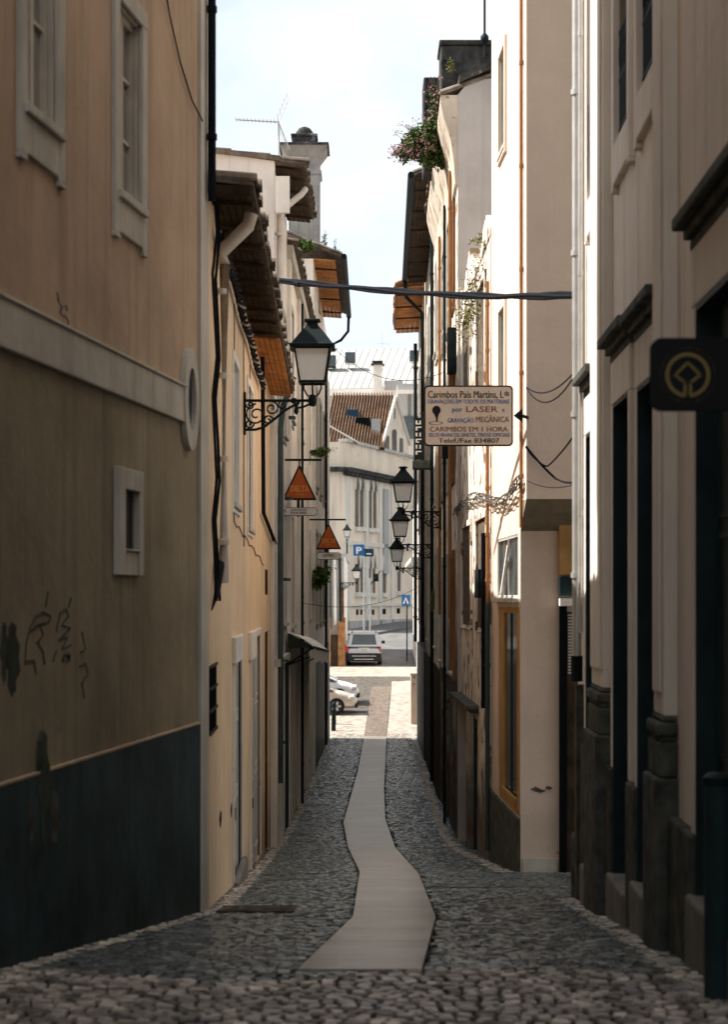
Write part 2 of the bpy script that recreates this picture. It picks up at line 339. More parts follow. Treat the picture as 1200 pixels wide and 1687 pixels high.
def soffit(par, fc, u0, u1, over, z, m='wood', rise=.0, rafters=0, rm='darkwood'):
    mb = MB(); n = 5
    for i in range(n):
        a = over*i/n; b = over*(i+1)/n-.008
        mb.hexa([fc.at(u0,z-rise*a,a),fc.at(u1,z-rise*a,a),fc.at(u1,z-rise*b,b),fc.at(u0,z-rise*b,b),
                 fc.at(u0,z-rise*a+.03,a),fc.at(u1,z-rise*a+.03,a),fc.at(u1,z-rise*b+.03,b),fc.at(u0,z-rise*b+.03,b)])
    s = mb.build('soffit', m, par)
    if rafters:
        for k in range(rafters):
            u = u0+(u1-u0)*(k+.5)/rafters; mb = MB()
            mb.hexa([fc.at(u-.03,z-.045,0),fc.at(u+.03,z-.045,0),fc.at(u+.03,z-.04-rise*over,over+.03),fc.at(u-.03,z-.04-rise*over,over+.03),
                     fc.at(u-.03,z-.003,0),fc.at(u+.03,z-.003,0),fc.at(u+.03,z-.003-rise*over,over+.03),fc.at(u-.03,z-.003-rise*over,over+.03)])
            mb.build('rafter', rm, s)
    return s
def arc(a, b, sag, n=14):
    a, b = Vector(a), Vector(b); return [a.lerp(b,i/n)-Vector((0,0,sag*4*(i/n)*(1-i/n))) for i in range(n+1)]
def pipe(par, pts, r, m, name='drainpipe', clamps=0, n=10):
    mb = MB(); mb.tube(pts, r, n)
    p = mb.build(name, m, par, smooth=True)
    if clamps:
        a, b = Vector(pts[0]), Vector(pts[-1])
        for i in range(clamps):
            c = a.lerp(b,(i+.5)/clamps); mb = MB(); mb.tube([c-(b-a).normalized()*.025, c+(b-a).normalized()*.025], r*1.3, n)
            mb.build('pipe_bracket', m, p, smooth=True)
    return p
def leafmesh(mb, c, rad, n, size, rnd=R, droop=0):
    for _ in range(n):
        while True:
            q = Vector((rnd.uniform(-1,1),rnd.uniform(-1,1),rnd.uniform(-1,1)))
            if q.length < 1: break
        p = Vector((c[0]+q.x*rad[0],c[1]+q.y*rad[1],c[2]+q.z*rad[2]))
        a = Vector((rnd.gauss(0,1),rnd.gauss(0,1),rnd.gauss(0,.7)-droop)).normalized(); b = a.cross(Vector((rnd.gauss(0,1),rnd.gauss(0,1),rnd.gauss(0,1)))).normalized()
        s = size*rnd.uniform(.6,1.3)
        mb.add([p, p+a*s*.5+b*s*.28, p+a*s, p+a*s*.5-b*s*.28], [(0,1,2,3)])
def plant(name, label, cat, base, clumps, size, lm='leaf', fl=None, sprigs=0, group=None, fm='flower'):
    t = thing(name, label, cat, base, group); lb, sb, fb = MB(), MB(), MB()
    base = Vector(base)
    for c, rad, n in clumps:
        c = Vector(c); leafmesh(lb, c, rad, n, size)
        mid = base.lerp(c,.5)+Vector((0,0,-.03)); sb.tube([base, mid, c], size*.12, 5)
        for _ in range(5):
            e = c+Vector((R.uniform(-1,1)*rad[0],R.uniform(-1,1)*rad[1],R.uniform(-1,1)*rad[2])); sb.tube([c,e], size*.06, 4)
    for _ in range(sprigs):
        c, rad, n = R.choice(clumps); c = Vector(c)
        d = (c-base).normalized()+Vector((R.gauss(0,.5),R.gauss(0,.5),R.gauss(.15,.4))); d.normalize()
        e = c+Vector((d.x*rad[0],d.y*rad[1],d.z*rad[2]))*R.uniform(1.1,2.1); m_ = c.lerp(e,.6)+Vector((0,0,.03))
        sb.tube([c,m_,e], size*.045, 4)
        leafmesh(fb if fl else lb, e, (size*.6,)*3, 6, size*.5); leafmesh(lb, m_, (size*.6,)*3, 4, size*.7)
    if fl:
        for c, rad, n in fl: leafmesh(fb, c, rad, n, size*.55)
    lb.build('foliage', lm, t); sb.build('stem', 'stem', t); fb.build('flowers', fm, t)
    return t

# ------------------------------------------------------------------ ground
def sheet(name, m, dz, xs, d0, d1, step, label=None):
    mb = MB(); ds = []; d = d0
    while d < d1-1e-6: ds.append(d); d += step
    ds.append(d1)
    for a,b in zip(ds,ds[1:]):
        xa, xb = (xs(a), xs(b)) if callable(xs) else (xs,xs)
        mb.quad((xa[0],a,zg(a)+dz),(xa[1],a,zg(a)+dz),(xb[1],b,zg(b)+dz),(xb[0],b,zg(b)+dz))
    return mb.build(name, m, None, kind='structure')
mb = MB(); ys = [-80,-30,-6,0,3,6,9.7,12,15,18.7,22.4,26,30.7,37.5,45,52,60,68,72.5,77,85,94,103,112,123,135,200,600]
for a,b in zip(ys,ys[1:]): mb.quad((-400,a,zg(a)-.02),(400,a,zg(a)-.02),(400,b,zg(b)-.02),(-400,b,zg(b)-.02))
mb.build('ground', 'bed', None, kind='structure')
STL = [(490,1600),(582,1512),(593,1437),(566,1355),(590,1270),(600,1215),(607,1175),(612,1130)]
STR = [(695,1600),(718,1512),(690,1440),(635,1350),(633,1300),(637,1215),(641,1165),(645,1127)]
def edge(pts):
    q = [G(*p) for p in pts]
    def f(d):
        if d <= q[0].y: return q[0].x
        for a,b in zip(q,q[1:]):
            if d <= b.y: return a.x+(b.x-a.x)*(d-a.y)/(b.y-a.y)
        return q[-1].x
    return f, q[0].y, q[-1].y
eL, dS, dE = edge(STL); eR, _, _ = edge(STR)
mb = MB(); mb2 = MB(); d = dS; ds = []
while d < dE: ds.append(d); d += .35
for a,b in zip(ds,ds[1:]):
    za, zb = zg(a)+.012, zg(b)+.012; mb_ = mb if a < 68.5 else mb2
    mb_.quad((eL(a),a,za),(eR(a),a,za),(eR(b),b,zb),(eL(b),b,zb))
    for e in (eL,eR): mb.quad((e(a),a,za),(e(b),b,zb),(e(b),b,zb-.05),(e(a),a,za-.05))
mb.quad((eL(dS),dS,zg(dS)+.012),(eR(dS),dS,zg(dS)+.012),(eR(dS),dS,zg(dS)-.04),(eL(dS),dS,zg(dS)-.04))
mb.build('concrete_path', 'concrete', None, kind='structure'); mb2.build('plaza_walkway', 'brownsetts', None, kind='structure')
# street edges
def XL(d):
    if d < 15.2: return -1.35+.1339*(d-15)
    if d < 31: return -.018*d-1.03
    return -1.52+.00486*(d-31)
def XR(d):
    if d < 16.9: return 1.69+.0217*d
    if d < 22.4: return 3.0
    if d < 25.9: return 2.638-.0317*d
    if d < 32: return 2.225-.0164*d
    if d < 42: return 1.65+.01*(d-32)
    return 1.75+.0112*(d-42)
cob, pal, crs = MB(), MB(), MB()
rq = random.Random(5)
d = 6.4
while d < 69.5:
    rw = (.08 if d < dS else .058 if d < 30 else .075)*rq.uniform(.9,1.12)
    x = XL(d)-.25+rq.uniform(0,.08); xe = XR(d)+.1
    while x < xe:
        w = rq.uniform(.07,.12) if d < dS else rq.uniform(.05,.088) if d < 30 else rq.uniform(.065,.11)
        xm, dm = x+w/2, d+rw/2
        if not (dS < dm < dE and eL(dm)-w*.45 < xm < eR(dm)+w*.45):
            e_l, e_r = xm-XL(dm), XR(dm)-xm
            near = (.03 < e_l < .17) or (.09 < e_r < .27)
            tgt = pal if near and rq.random() < .85 else (crs if dm < dS-.1+.3*math.sin(xm*2.3) else cob)
            g = rq.uniform(.003,.007)+(.011 if d < dS else 0); hz = rq.uniform(-.0035,.0035); tx = rq.uniform(-.0035,.0035); ty = rq.uniform(-.0035,.0035)
            xa, xb, ya, yb = x+g, x+w-g*.4, d+g, d+rw-g*.4
            j = lambda: rq.uniform(-.008,.008)
            bs = [(xa+j(),ya+j()),(xb+j(),ya+j()),(xb+j(),yb+j()),(xa+j(),yb+j())]
            cx, cy = (xa+xb)/2, (ya+yb)/2; vs = []
            for s_, zz in ((1,-.03),(.985,-.005),(.86,.003)):
                for k,(px,py) in enumerate(bs):
                    qx, qy = cx+(px-cx)*s_, cy+(py-cy)*s_
                    vs.append((qx,qy,zg(qy)+zz+hz+(tx if k in (1,2) else -tx)+(ty if k > 1 else -ty)))
            tgt.add(vs, [(0,1,5,4),(1,2,6,5),(2,3,7,6),(3,0,4,7),(4,5,9,8),(5,6,10,9),(6,7,11,10),(7,4,8,11),(8,9,10,11)])
        x += w
    d += rw
cob.build('cobblestones', 'cobble', None, kind='structure'); crs.build('crossing_setts', 'crossing', None, kind='structure'); pal.build('gutter_stones', 'palecobble', None, kind='structure')
mb = MB(); rj = random.Random(9)
for dj in [dS+1.9,12.9,15.4,18.8,22.0,26.3,30.5,35,41,48,56,63]:
    n = 12; a_ = rj.uniform(-.06,.06)
    for i in range(n):
        xa = eL(dj)+(eR(dj)-eL(dj))*i/n; xb = eL(dj)+(eR(dj)-eL(dj))*(i+1)/n; ya = dj+a_*i/n+rj.uniform(-.006,.006); yb = dj+a_*(i+1)/n
        mb.quad(*[(x,y,zg(y)+.0155) for x,y in ((xa,ya-.004),(xb,yb-.004),(xb,yb+.004),(xa,ya+.004))])
mb.build('path_joints', 'bed', None, kind='structure')
mb = MB()
for (x0,y0,x1,y1,w_) in ((432,1442,555,1440,.022),(700,1463,848,1464,.025),(440,1452,510,1450,.015),(462,1388,522,1386,.014),(470,1338,520,1337,.012),(760,1395,800,1396,.015),(560,1278,592,1277,.015),(640,1262,680,1262,.012),(0,1640,215,1632,.012),(215,1632,330,1675,.012)):
    a, b = G(x0,y0), G(x1,y1); n = 16
    for i in range(n):
        p, q = a.lerp(b,i/n), a.lerp(b,(i+1)/n); j0, j1 = rj.uniform(-.012,.012), rj.uniform(-.012,.012)
        mb.quad((p.x,p.y+j0-w_,zg(p.y)+.0125),(q.x,q.y+j0-w_,zg(q.y)+.0125),(q.x,q.y+j0+w_,zg(q.y)+.0125),(p.x,p.y+j0+w_,zg(p.y)+.0125))
mb.build('paving_seams', 'bed', None, kind='structure')
# plaza and road beyond the lane
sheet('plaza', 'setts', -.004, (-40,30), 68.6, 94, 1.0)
pv = lambda a,b,z: MB().quad(*[Vector((p[0],p[1],zg(p[1])+z)) for p in (a+b)])
def paving(pts, name='paving'):
    q = [G(*p) for p in pts]; n = 10; mb = MB()     # left edge bottom->top then right edge top->bottom
    for i in range(n):
        t0, t1 = i/n, (i+1)/n
        a = q[0].lerp(q[1],t0); b = q[3].lerp(q[2],t0); c = q[3].lerp(q[2],t1); e = q[0].lerp(q[1],t1)
        mb.quad(*[Vector((p.x,p.y,zg(p.y)+.004)) for p in (a,b,c,e)])
    return mb.build(name, 'limestone', None, kind='structure')
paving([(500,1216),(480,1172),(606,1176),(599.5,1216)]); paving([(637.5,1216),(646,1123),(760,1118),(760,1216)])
sheet('sunlit_band', 'limestone', .006, (-30,30), 89.5, 93.9, 1.1)  # pale strip painted in for the sunlit band between shaded ground
sheet('road', 'asphalt', .0, (-60,60), 93.95, 200, 3.0)
# low kerb round the church
mbk = MB(); ck = lambda t_,o: Vector((-1.28+5.18*t_+o*.948, 125+15.5*t_-o*.317, 0))
for i in range(10):
    q = [ck(i*.25-.3,0),ck(i*.25-.05,0),ck(i*.25-.05,3.2),ck(i*.25-.3,3.2)]; tp = [Vector((p.x,p.y,zg(p.y)+.16)) for p in q]; lw = [Vector((p.x,p.y,zg(p.y)-.2)) for p in q]
    mbk.quad(*tp); mbk.quad(tp[2],tp[3],lw[3],lw[2])
mbk.build('church_pavement', 'asphalt', None, kind='structure')

# ------------------------------------------------------------------ LEFT 1: ochre corner building
f1 = Fac(-2.01-.1339*16.07, -6, -1.35+.1339*.2, 15.2, 1)
t = L1 = thing('ochre_corner_building', 'tall ochre plaster building with dark teal painted base and pale string course', 'building', f1.at(f1.ud(10),-2.2,-1))
z10 = f1.z
wA = (f1.ux(38), f1.ux(90), f1.z(60,190), 4.6); wB = (f1.ux(192), f1.ux(229), f1.z(210,328), f1.z(200,8))
nic = f1.r(196,220,808,905)
wA2 = (f1.ud(5.2), f1.ud(6.3), wA[2], 4.6)
wall(MB(), f1, 0, f1.len-.3, 1.4, 13, [wA,wB,wA2]).build('wall','ochre',t); wall(MB(), f1, 0, f1.len-.3, -3.6, 1.4, [nic]).build('lower_wall','ochre_low',t)
for w_ in (wA,wB,wA2):
    window(t, f1, w_, -.09, 'woodframe', 'paleglass', 2, 3, .06, .06); surround(t, f1, w_, .13, .03)
MB().fb(f1,0,f1.len-.3,-3.6,-1.045,0,.022).build('painted_base','dado',t); MB().fb(f1,0,f1.len-.3,-1.045,-1.03,0,.026).build('base_ledge','ochre',t)
mb = MB(); us = [0]+[f1.ud(8+.25*i) for i in range(27)]; 
mb.fb(f1,0,f1.ux(299),1.365,1.635,0,.04); mb.fb(f1,0,f1.ux(299),1.635,1.66,0,.055); mb.build('string_course','trim',t,bevel=.01)
uc, zc = f1.ux(307), f1.z(307,658)
def oval(a, b, n=28): return [(uc+a*math.cos(2*math.pi*i/n), zc+b*math.sin(2*math.pi*i/n)) for i in range(n)]
mb = MB(); o1, o2 = oval(.25,.41), oval(.135,.25)
mb.rings([[f1.at(u,z,.0) for u,z in o1],[f1.at(u,z,.05) for u,z in o1],[f1.at(u,z,.05) for u,z in o2],[f1.at(u,z,.008) for u,z in o2]])
med = mb.build('medallion','trim',t); MB().prism(o2, lambda u,z: f1.at(u,z,.004), lambda u,z: f1.at(u,z,.012)).build('oval_plaque','teal',med)
mb = MB(); mb.fb(f1,f1.len-.3,f1.len,-3.6,13,-7,.028); mb.build('corner_strip','trim',t)
mb = MB(); a = f1.r(187,226,773,948); q = nic
for r_ in ((a[0],q[0],a[2],a[3]),(q[1],a[1],a[2],a[3]),(q[0],q[1],q[3],a[3]),(q[0],q[1],a[2]+.17,q[2])): mb.fb(f1,*r_,-.01,.05)
mb.fb(f1,q[0],q[1],a[2],a[2]+.17,-.01,.03)
bx = mb.build('meter_box','trim',t,bevel=.01); MB().fb(f1,q[0],q[1],q[2],q[3],-.06,-.015).build('meter_box_door','teal',bx)
# graffiti strokes
mb = MB(); rg = random.Random(4)
def stroke(pts, r=.0065): mb.tube([f1.at(f1.ux(x),f1.z(x,y),.001) for x,y in pts], r, 5)
stroke([(40,1095),(42,1060),(48,1035),(58,1015),(70,1008),(82,1015),(80,1025),(60,1030),(50,1040)])
stroke([(64,1030),(70,1045),(62,1060),(70,1075),(72,1095)]); stroke([(42,1090),(55,1088),(58,1110)])
stroke([(92,1040),(98,1010),(108,1003),(112,1015),(100,1030),(115,1035),(95,1055),(110,1050),(100,1070),(116,1062)]); stroke([(112,1000),(116,985)])
stroke([(86,1090),(92,1072)]); stroke([(102,1088),(104,1080),(112,1078),(112,1090)],.014); stroke([(134,1042),(140,1070),(132,1075)]); stroke([(130,1098),(140,1092),(144,1110),(134,1125),(138,1150)])
stroke([(74,1000),(78,975)]); stroke([(60,1060),(66,1052)])
mb.build('graffiti','graffiti',t)
mb = MB()
for (cx_,cy_,a_,b_) in ((66,1300,8,95),(20,1085,10,60),(6,1075,6,50)):
    u_, z_ = f1.ux(cx_), f1.z(cx_,cy_); du, dz_ = f1.ux(cx_+a_)-u_, b_/F*f1.dep(cx_)
    pl = [(u_+du*math.cos(2*math.pi*i/18)*(1+.35*math.sin(i*2.3)), z_+dz_*math.sin(2*math.pi*i/18)*(1+.12*math.sin(i*3.1))) for i in range(18)]
    mb.prism(pl, lambda u,z: f1.at(u,z,.0), lambda u,z: f1.at(u,z,.0265 if cy_ > 1200 else .003))
mb.build('soot_stain','black' if False else 'graffiti',t)
mb = MB()
for (pts,w_) in (([(94,482),(96,497),(101,505),(99,515),(104,522),(108,520)],.012),([(108,522),(112,530),(110,540),(119,549)],.009),([(101,505),(108,503),(110,512)],.008)):
    for (p,q) in zip(pts,pts[1:]):
        a_, b_ = (f1.ux(p[0]),f1.z(*p)), (f1.ux(q[0]),f1.z(*q)); mb.hexa([f1.at(a_[0]-w_,a_[1],-.01),f1.at(a_[0]+w_,a_[1],-.01),f1.at(b_[0]+w_,b_[1],-.01),f1.at(b_[0]-w_,b_[1],-.01),f1.at(a_[0]-w_,a_[1],.003),f1.at(a_[0]+w_,a_[1],.003),f1.at(b_[0]+w_,b_[1],.003),f1.at(b_[0]-w_,b_[1],.003)])
mb.build('wall_crack','graffiti',t)
for (cx_,cy_,a_,b_) in ((83,1345,8,42),(44,1350,5,38)):
    u_, z_ = f1.ux(cx_), f1.z(cx_,cy_); du, dz_ = f1.ux(cx_+a_)-u_, b_/F*f1.dep(cx_)
    pl = [(u_+du*math.cos(2*math.pi*i/26)*(1+.25*math.sin(i*2.3+cx_)), z_+dz_*math.sin(2*math.pi*i/26)*(1+.16*math.sin(i*1.9))) for i in range(26)]
    MB().prism(pl, lambda u,z: f1.at(u,z,.0), lambda u,z: f1.at(u,z,.0255)).build('worn_patch','granite',t)
# black downpipe and cables at the corner
pipe(t, [f1.at(f1.len-.1,12.8,.075),f1.at(f1.len-.1,f1.z(333,330),.075)], .034, 'cable', 'drainpipe', 9)
mb = MB(); mb.tube([f1.at(f1.ux(262),f1.z(262,-60),.015),f1.at(f1.ux(275),f1.z(275,25),.02),f1.at(f1.ux(292),f1.z(292,100),.02),f1.at(f1.ux(312),f1.z(312,165),.02),f1.at(f1.ux(326),f1.z(326,200),.04)], .007, 5); mb.build('wall_wire','cable',t)
mb = MB(); mb.fb(f1,-.2,f1.len+.05,13,13.3,-7.1,.25); mb.build('cornice','trim',t)

# ------------------------------------------------------------------ LEFT 2: yellow house with wooden eave
f2 = Fac(-.018*15.2-1.03, 15.2, -.018*30.8-1.03, 30.8, 1)
t = L2 = thing('yellow_house', 'two storey yellow plaster house with a deep wooden eave and mossy tiles', 'house', f2.at(f2.len/2,-3.6,-1))
EZ = 3.42
d1 = (f2.ux(384),f2.ux(397.5),f2.z(392,1470)-.1,f2.z(390,1062)); d2 = (f2.ux(413),f2.ux(428),f2.z(420,1425)-.1,f2.z(420,1050)); d3 = (f2.ux(436.5),f2.ux(443.5),f2.z(440,1400)-.1,f2.z(440,1040))
wu1 = (f2.ux(383),f2.ux(392),f2.z(387,830),f2.z(387,600)); wu2 = (f2.ux(407),f2.ux(415),f2.z(411,870),f2.z(411,640)); wu3 = (f2.ux(436.5),f2.ux(441.5),f2.z(439,980),f2.z(439,938))
vt = f2.r(344,356,1096,1204)
ops = [d1,d2,d3,wu1,wu2,wu3]
wall(MB(), f2, 0.02, f2.len, -5.6, EZ, ops, 7, .16).build('wall','yellow',t)
door(t,f2,d1,-.035,'greydoor'); door(t,f2,d2,-.03,'greydoor',2); door(t,f2,d3,-.04,'darkwood')
for w_ in (wu1,wu2): window(t,f2,w_,-.08,'white','paleglass',2,3,.06,.05); surround(t,f2,w_,.09,.02,'white',.12,False)
window(t,f2,wu3,-.08,'darkwood','glass',1,2)
mb = MB()
for k in range(4):
    z = vt[2]+(vt[3]-vt[2])*k/3; mb.fb(f2,vt[0],vt[1],z-.012,z+.012,.004,.018)
vg = mb.build('vent_grille','rust',t); MB().fb(f2,vt[0],vt[1],vt[2],vt[3],-.05,.005).build('vent_opening','black',vg)
for (x0,x1,ya,yb) in ((382,393,1048,1090),(409,417,1040,1085)):
    MB().fb(f2,*f2.r(x0,x1,ya,yb),0,.05).build('meter_cupboard','pale',t,bevel=.008)
for dd in (d1,d2):
    surround(t,f2,dd,.1,.02,'pale',0,name='door_surround'); MB().fb(f2,dd[1]-.05,dd[1]-.005,dd[2],dd[3]-.01,-.03,-.012).build('door_gap','black',t); MB().fb(f2,dd[0]+.005,dd[0]+.03,dd[2],dd[3]-.01,-.03,-.01).build('door_gap','black',t)
MB().fb(f2,d1[0]-.1,d1[1]+.1,d1[2]-.3,zg(f2.at(d1[0],0).y)+.06,0,.07).build('doorstep','step',t,bevel=.02)
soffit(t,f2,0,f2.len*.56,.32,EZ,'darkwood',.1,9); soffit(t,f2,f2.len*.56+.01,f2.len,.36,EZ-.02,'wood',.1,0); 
tiles(t,f2,-.05,f2.len,.41,EZ+.03,math.radians(6),3,'oldtile')
mb = MB(); mb.fb(f2,-.06,.02,EZ-.07,EZ+.0,-1.2,.36); mb.build('bargeboard','darkwood',t)
# broken plaster spots
mb = MB()
for (x,y,a,b) in ((363,1350,1.6,14),(381,1335,1,12),(386,1330,1,10)):
    u,z = f2.ux(x), f2.z(x,y); du = f2.ux(x+a)-u; dz_ = b/F*f2.dep(x)
    mb.prism([(u+du*math.cos(k*.7)*(1+.3*math.sin(k*2)),z+dz_*math.sin(k*.7)) for k in range(9)], lambda p,q: f2.at(p,q,-.01), lambda p,q: f2.at(p,q,.003))
mb.build('broken_plaster','black',t)
# pale drain pipe out of the gutter, elbow, down the corner
pipe(t,[P(414,352,15.9),P(409,372,15.9),P(361,418,15.9)],.06,'pvc','gutter_elbow')
pipe(t,[P(361,410,15.9),f2.at(f2.ux(357),f2.z(357,435),.07),f2.at(f2.ux(355),f2.z(355,960),.07)],.048,'pvc','drainpipe',4)
mb = MB()
for (xa,o_) in ((346,.04),(349,.05)):
    mb.tube([f2.at(f2.ux(xa)+.03*math.sin(i*1.7+xa),f2.z(350,330+i*66),o_+.02*math.sin(i*2.1)) for i in range(11)], .014, 6)
mb.tube([f2.at(f2.ux(352),f2.z(352,930),.05),f2.at(f2.ux(348),f2.z(348,975),.05),f2.at(f2.ux(345),f2.z(345,1005),.02)], .05, 7, True, .006)
mb.build('wall_cables','cable',t)
# cable conduit crossing the facade
pipe(t,[f2.at(f2.ux(426),f2.z(426,575),.05),f2.at(f2.ux(427),f2.z(427,600),.05),f2.at(f2.ux(428.5),f2.z(428.5,845),.05),f2.at(f2.ux(452),f2.z(452,905),.06)],.03,'cable','cable_conduit')
mb = MB()
for ph in (0,2.1,4.2):
    mb.tube([f2.at(u:=f2.ux(350)+(f2.ux(426)-f2.ux(350))*i/60, EZ-.26-.03*math.sin(i*.3)+.03*math.sin(i*1.1+ph)-.22*(i/60), .07+.03*math.cos(i*1.1+ph)) for i in range(61)], .018, 5)
mb.build('twisted_cables','cable',t)
mb = MB(); mb.tube([f2.at(f2.ux(350)+(f2.ux(426)-f2.ux(350))*i/60, EZ-.26-.03*math.sin(i*.3)+.034*math.sin(i*1.1+1)-.22*(i/60), .075+.036*math.cos(i*1.1+1)) for i in range(20,61)], .014, 5); mb.build('pale_cable','greycable',t)
mb = MB()
for (xa,y0,y1) in ((410,600,880),(384,500,860),(400,560,900)):
    mb.tube([f2.at(f2.ux(xa)+.04*math.sin(i*1.3+xa),f2.z(xa,y0+(y1-y0)*i/8),.012) for i in range(9)], .006, 4)
mb.tube([f2.at(f2.ux(385+i*3.5),f2.z(385+i*3.5,860+i*5+4*math.sin(i*2)),.01) for i in range(15)], .006, 4)
mb.build('wall_wires','cable',t)

# ------------------------------------------------------------------ LEFT 3, 4, 5
def lx(d): return -1.52+.00486*(d-31)
f3 = Fac(lx(30.85),30.85,lx(35.4),35.4,1); f4 = Fac(lx(35.4),35.4,lx(51),51,1); f5 = Fac(lx(51),51,lx(68),68,1)
t = L3 = thing('pale_gabled_house', 'pale stucco house with blank side wall rising over the yellow house roof', 'house', f3.at(4,-4.4,-1))
z3 = 7.25
ops = [(1.0,1.9,-.5,1.6),(2.8,3.7,-.5,1.6),(1.0,1.9,3.0,5.2),(2.8,3.7,3.0,5.2),(.9,2.0,-4.7,-1.35),(2.6,3.7,-4.8,-1.35)]
wall(MB(),f3,0,f3.len,-6,z3,ops,7,.16).build('wall','pale',t)
# raking top of the side wall
mb = MB(); mb.prism([(0,z3),(-7,z3),(-7,z3+.9),(-3,z3+.55),(0,z3+.12)], lambda o,z: f3.at(0,z,o), lambda o,z: f3.at(.3,z,o)); mb.build('gable','pale',t)
mb = MB(); mb.hexa([f3.at(-.06,z3+.12,.1),f3.at(.4,z3+.12,.1),f3.at(.4,z3+.95,-7),f3.at(-.06,z3+.95,-7),f3.at(-.06,z3+.2,.1),f3.at(.4,z3+.2,.1),f3.at(.4,z3+1.03,-7),f3.at(-.06,z3+1.03,-7)]); mb.build('verge_tiles','oldtile',t)
for o_ in ops[:4]: window(t,f3,o_,-.1,'white','paleglass',2,3,.06,.08); surround(t,f3,o_,.12,.03,'trim',.15,False)
for o_ in ops[4:]: door(t,f3,o_,-.1,'teal',1)
soffit(t,f3,.3,f3.len,.46,z3+.05,'darkwood',.1,4); tiles(t,f3,.0,f3.len,.56,z3+.1,math.radians(7),2,'oldtile')
mb = MB(); mb.box(P(454,352,30.6),P(477,290,30.5)); mb.build('white_panel','white',t)
pipe(t,[P(503,312,31.6),P(497,320,31.4),P(460,350,31.0)],.055,'pvc','gutter_elbow'); pipe(t,[P(460,346,31.0),f3.at(.3,f3.z(461,372),.08),f3.at(.3,f3.z(461,600),.08)],.055,'pvc','drainpipe',3)
pipe(t,[f3.at(.55,f3.z(463,640),.3),f3.at(.35,f3.z(462,690),.12),f3.at(.3,f3.z(461,720),.09),f3.at(.3,-3.2,.09)],.05,'greenpipe','drainpipe',5)
pipe(t,[f3.at(.3,-3.2,.09),f3.at(.3,-4.4,.09)],.07,'greydoor','pipe_shoe')
mb = MB(); mb.fb(f3,0,f3.len,-1.2,-1.08,0,.1); mb.build('shop_lintel','trim',t)
MB().fb(f3,0,.5,-6,-1.2,0,.05).build('corner_pier','cream',t); MB().fb(f3,3.8,f3.len,-6,-1.25,0,.035).build('shopfront','teal',t)

t = L4 = thing('cream_lower_house', 'narrow cream house with peeling pilasters behind the white awning', 'house', f4.at(5,-4.7,-1))
z4 = 6.85
ops = [(a,a+1.1,z,z+2.2) for z in (-.6,3.6) for a in (1.4,6.2,11.2)]+[(1.2,2.4,-5,-1.6),(4.6,5.8,-5,-1.6),(8.2,9.4,-5.1,-1.6),(12,13.2,-5.2,-1.6)]
wall(MB(),f4,0,f4.len,-6,z4,ops,7,.16).build('wall','cream',t)
for o_ in ops[:6]: window(t,f4,o_,-.1,'white','paleglass',2,3,.06,.08); surround(t,f4,o_,.13,.03,'trim',.15,False)
for o_ in ops[6:]: door(t,f4,o_,-.05,'darkwood',1)
mb = MB(); mb.prism([(0,z4),(-7,z4),(-7,z4+1.2),(0,z4+.1)], lambda o,z: f4.at(0,z,o), lambda o,z: f4.at(.25,z,o)); mb.build('gable','pale',t)
mb = MB()
for u in (.0,f4.len*.3,f4.len*.64,f4.len-.5): MB().fb(f4,u,u+.45,-6,z4-.3,0,.07).build('pilaster','pale',t)
mb; tiles(t,f4,0,f4.len,.22,z4+.02,math.radians(10),3,'oldtile')
mb = MB(); mb.fb(f4,0,f4.len,z4-.3,z4-.02,0,.12); mb.build('cornice','trim',t)
pipe(t,[f4.at(5.4,z4-.3,.09),f4.at(5.4,-4.7,.09)],.03,'iron','drainpipe',6)

t = L5 = thing('tall_cream_end_house', 'cream house with orange soffit, weeds in its gutter and a big domed chimney', 'house', f5.at(8,-5.1,-1))
z5 = 9.45
ops = [(f5.ux(519),f5.ux(522),-.8,1.8),(f5.ux(526),f5.ux(528.5),-.8,1.8),(f5.ux(532),f5.ux(534),-.8,1.8),(f5.ux(519),f5.ux(522),3.2,6),(f5.ux(526),f5.ux(528.5),3.2,6),(f5.ux(532),f5.ux(534),3.2,6),(f5.ux(517),f5.ux(521),-5.2,-1.8),(f5.ux(524),f5.ux(528),-5.3,-1.8)]
wall(MB(),f5,0,f5.len,-6.5,z5,ops,7,.18).build('wall','cream',t)
for o_ in ops[:6]: window(t,f5,o_,-.1,'white','paleglass',2,3,.07,.08); surround(t,f5,o_,.15,.04,'trim',.2,False)
for o_ in ops[6:]: door(t,f5,o_,-.1,'darkwood',2)
soffit(t,f5,0,f5.len*.62,.62,z5-.02,'wood',.08,4); tiles(t,f5,-.05,f5.len*.62,.8,z5+.1,math.radians(22),3.5,'oldtile')
mb = MB()
for i in range(12):
    pass
pipe(t,[f5.at(0,z5+.06,.86),f5.at(f5.len*.62,z5+.0,.86)],.085,'iron','gutter'); pipe(t,[f5.at(f5.len*.6,z5,.86),f5.at(f5.len*.6,z5-.55,.84),f5.at(f5.len*.6,z5-.85,.6),f5.at(f5.len*.6,z5-1.1,.1),f5.at(f5.len*.6,-5,.1)],.05,'iron','drainpipe')
MB().fb(f5,f5.len-.5,f5.len,-6.5,z5-1.5,0,.06).build('corner_pilaster','white',t); MB().fb(f5,0,f5.len-.55,-6.5,-1.7,0,.025).build('shopfront','teal',t)
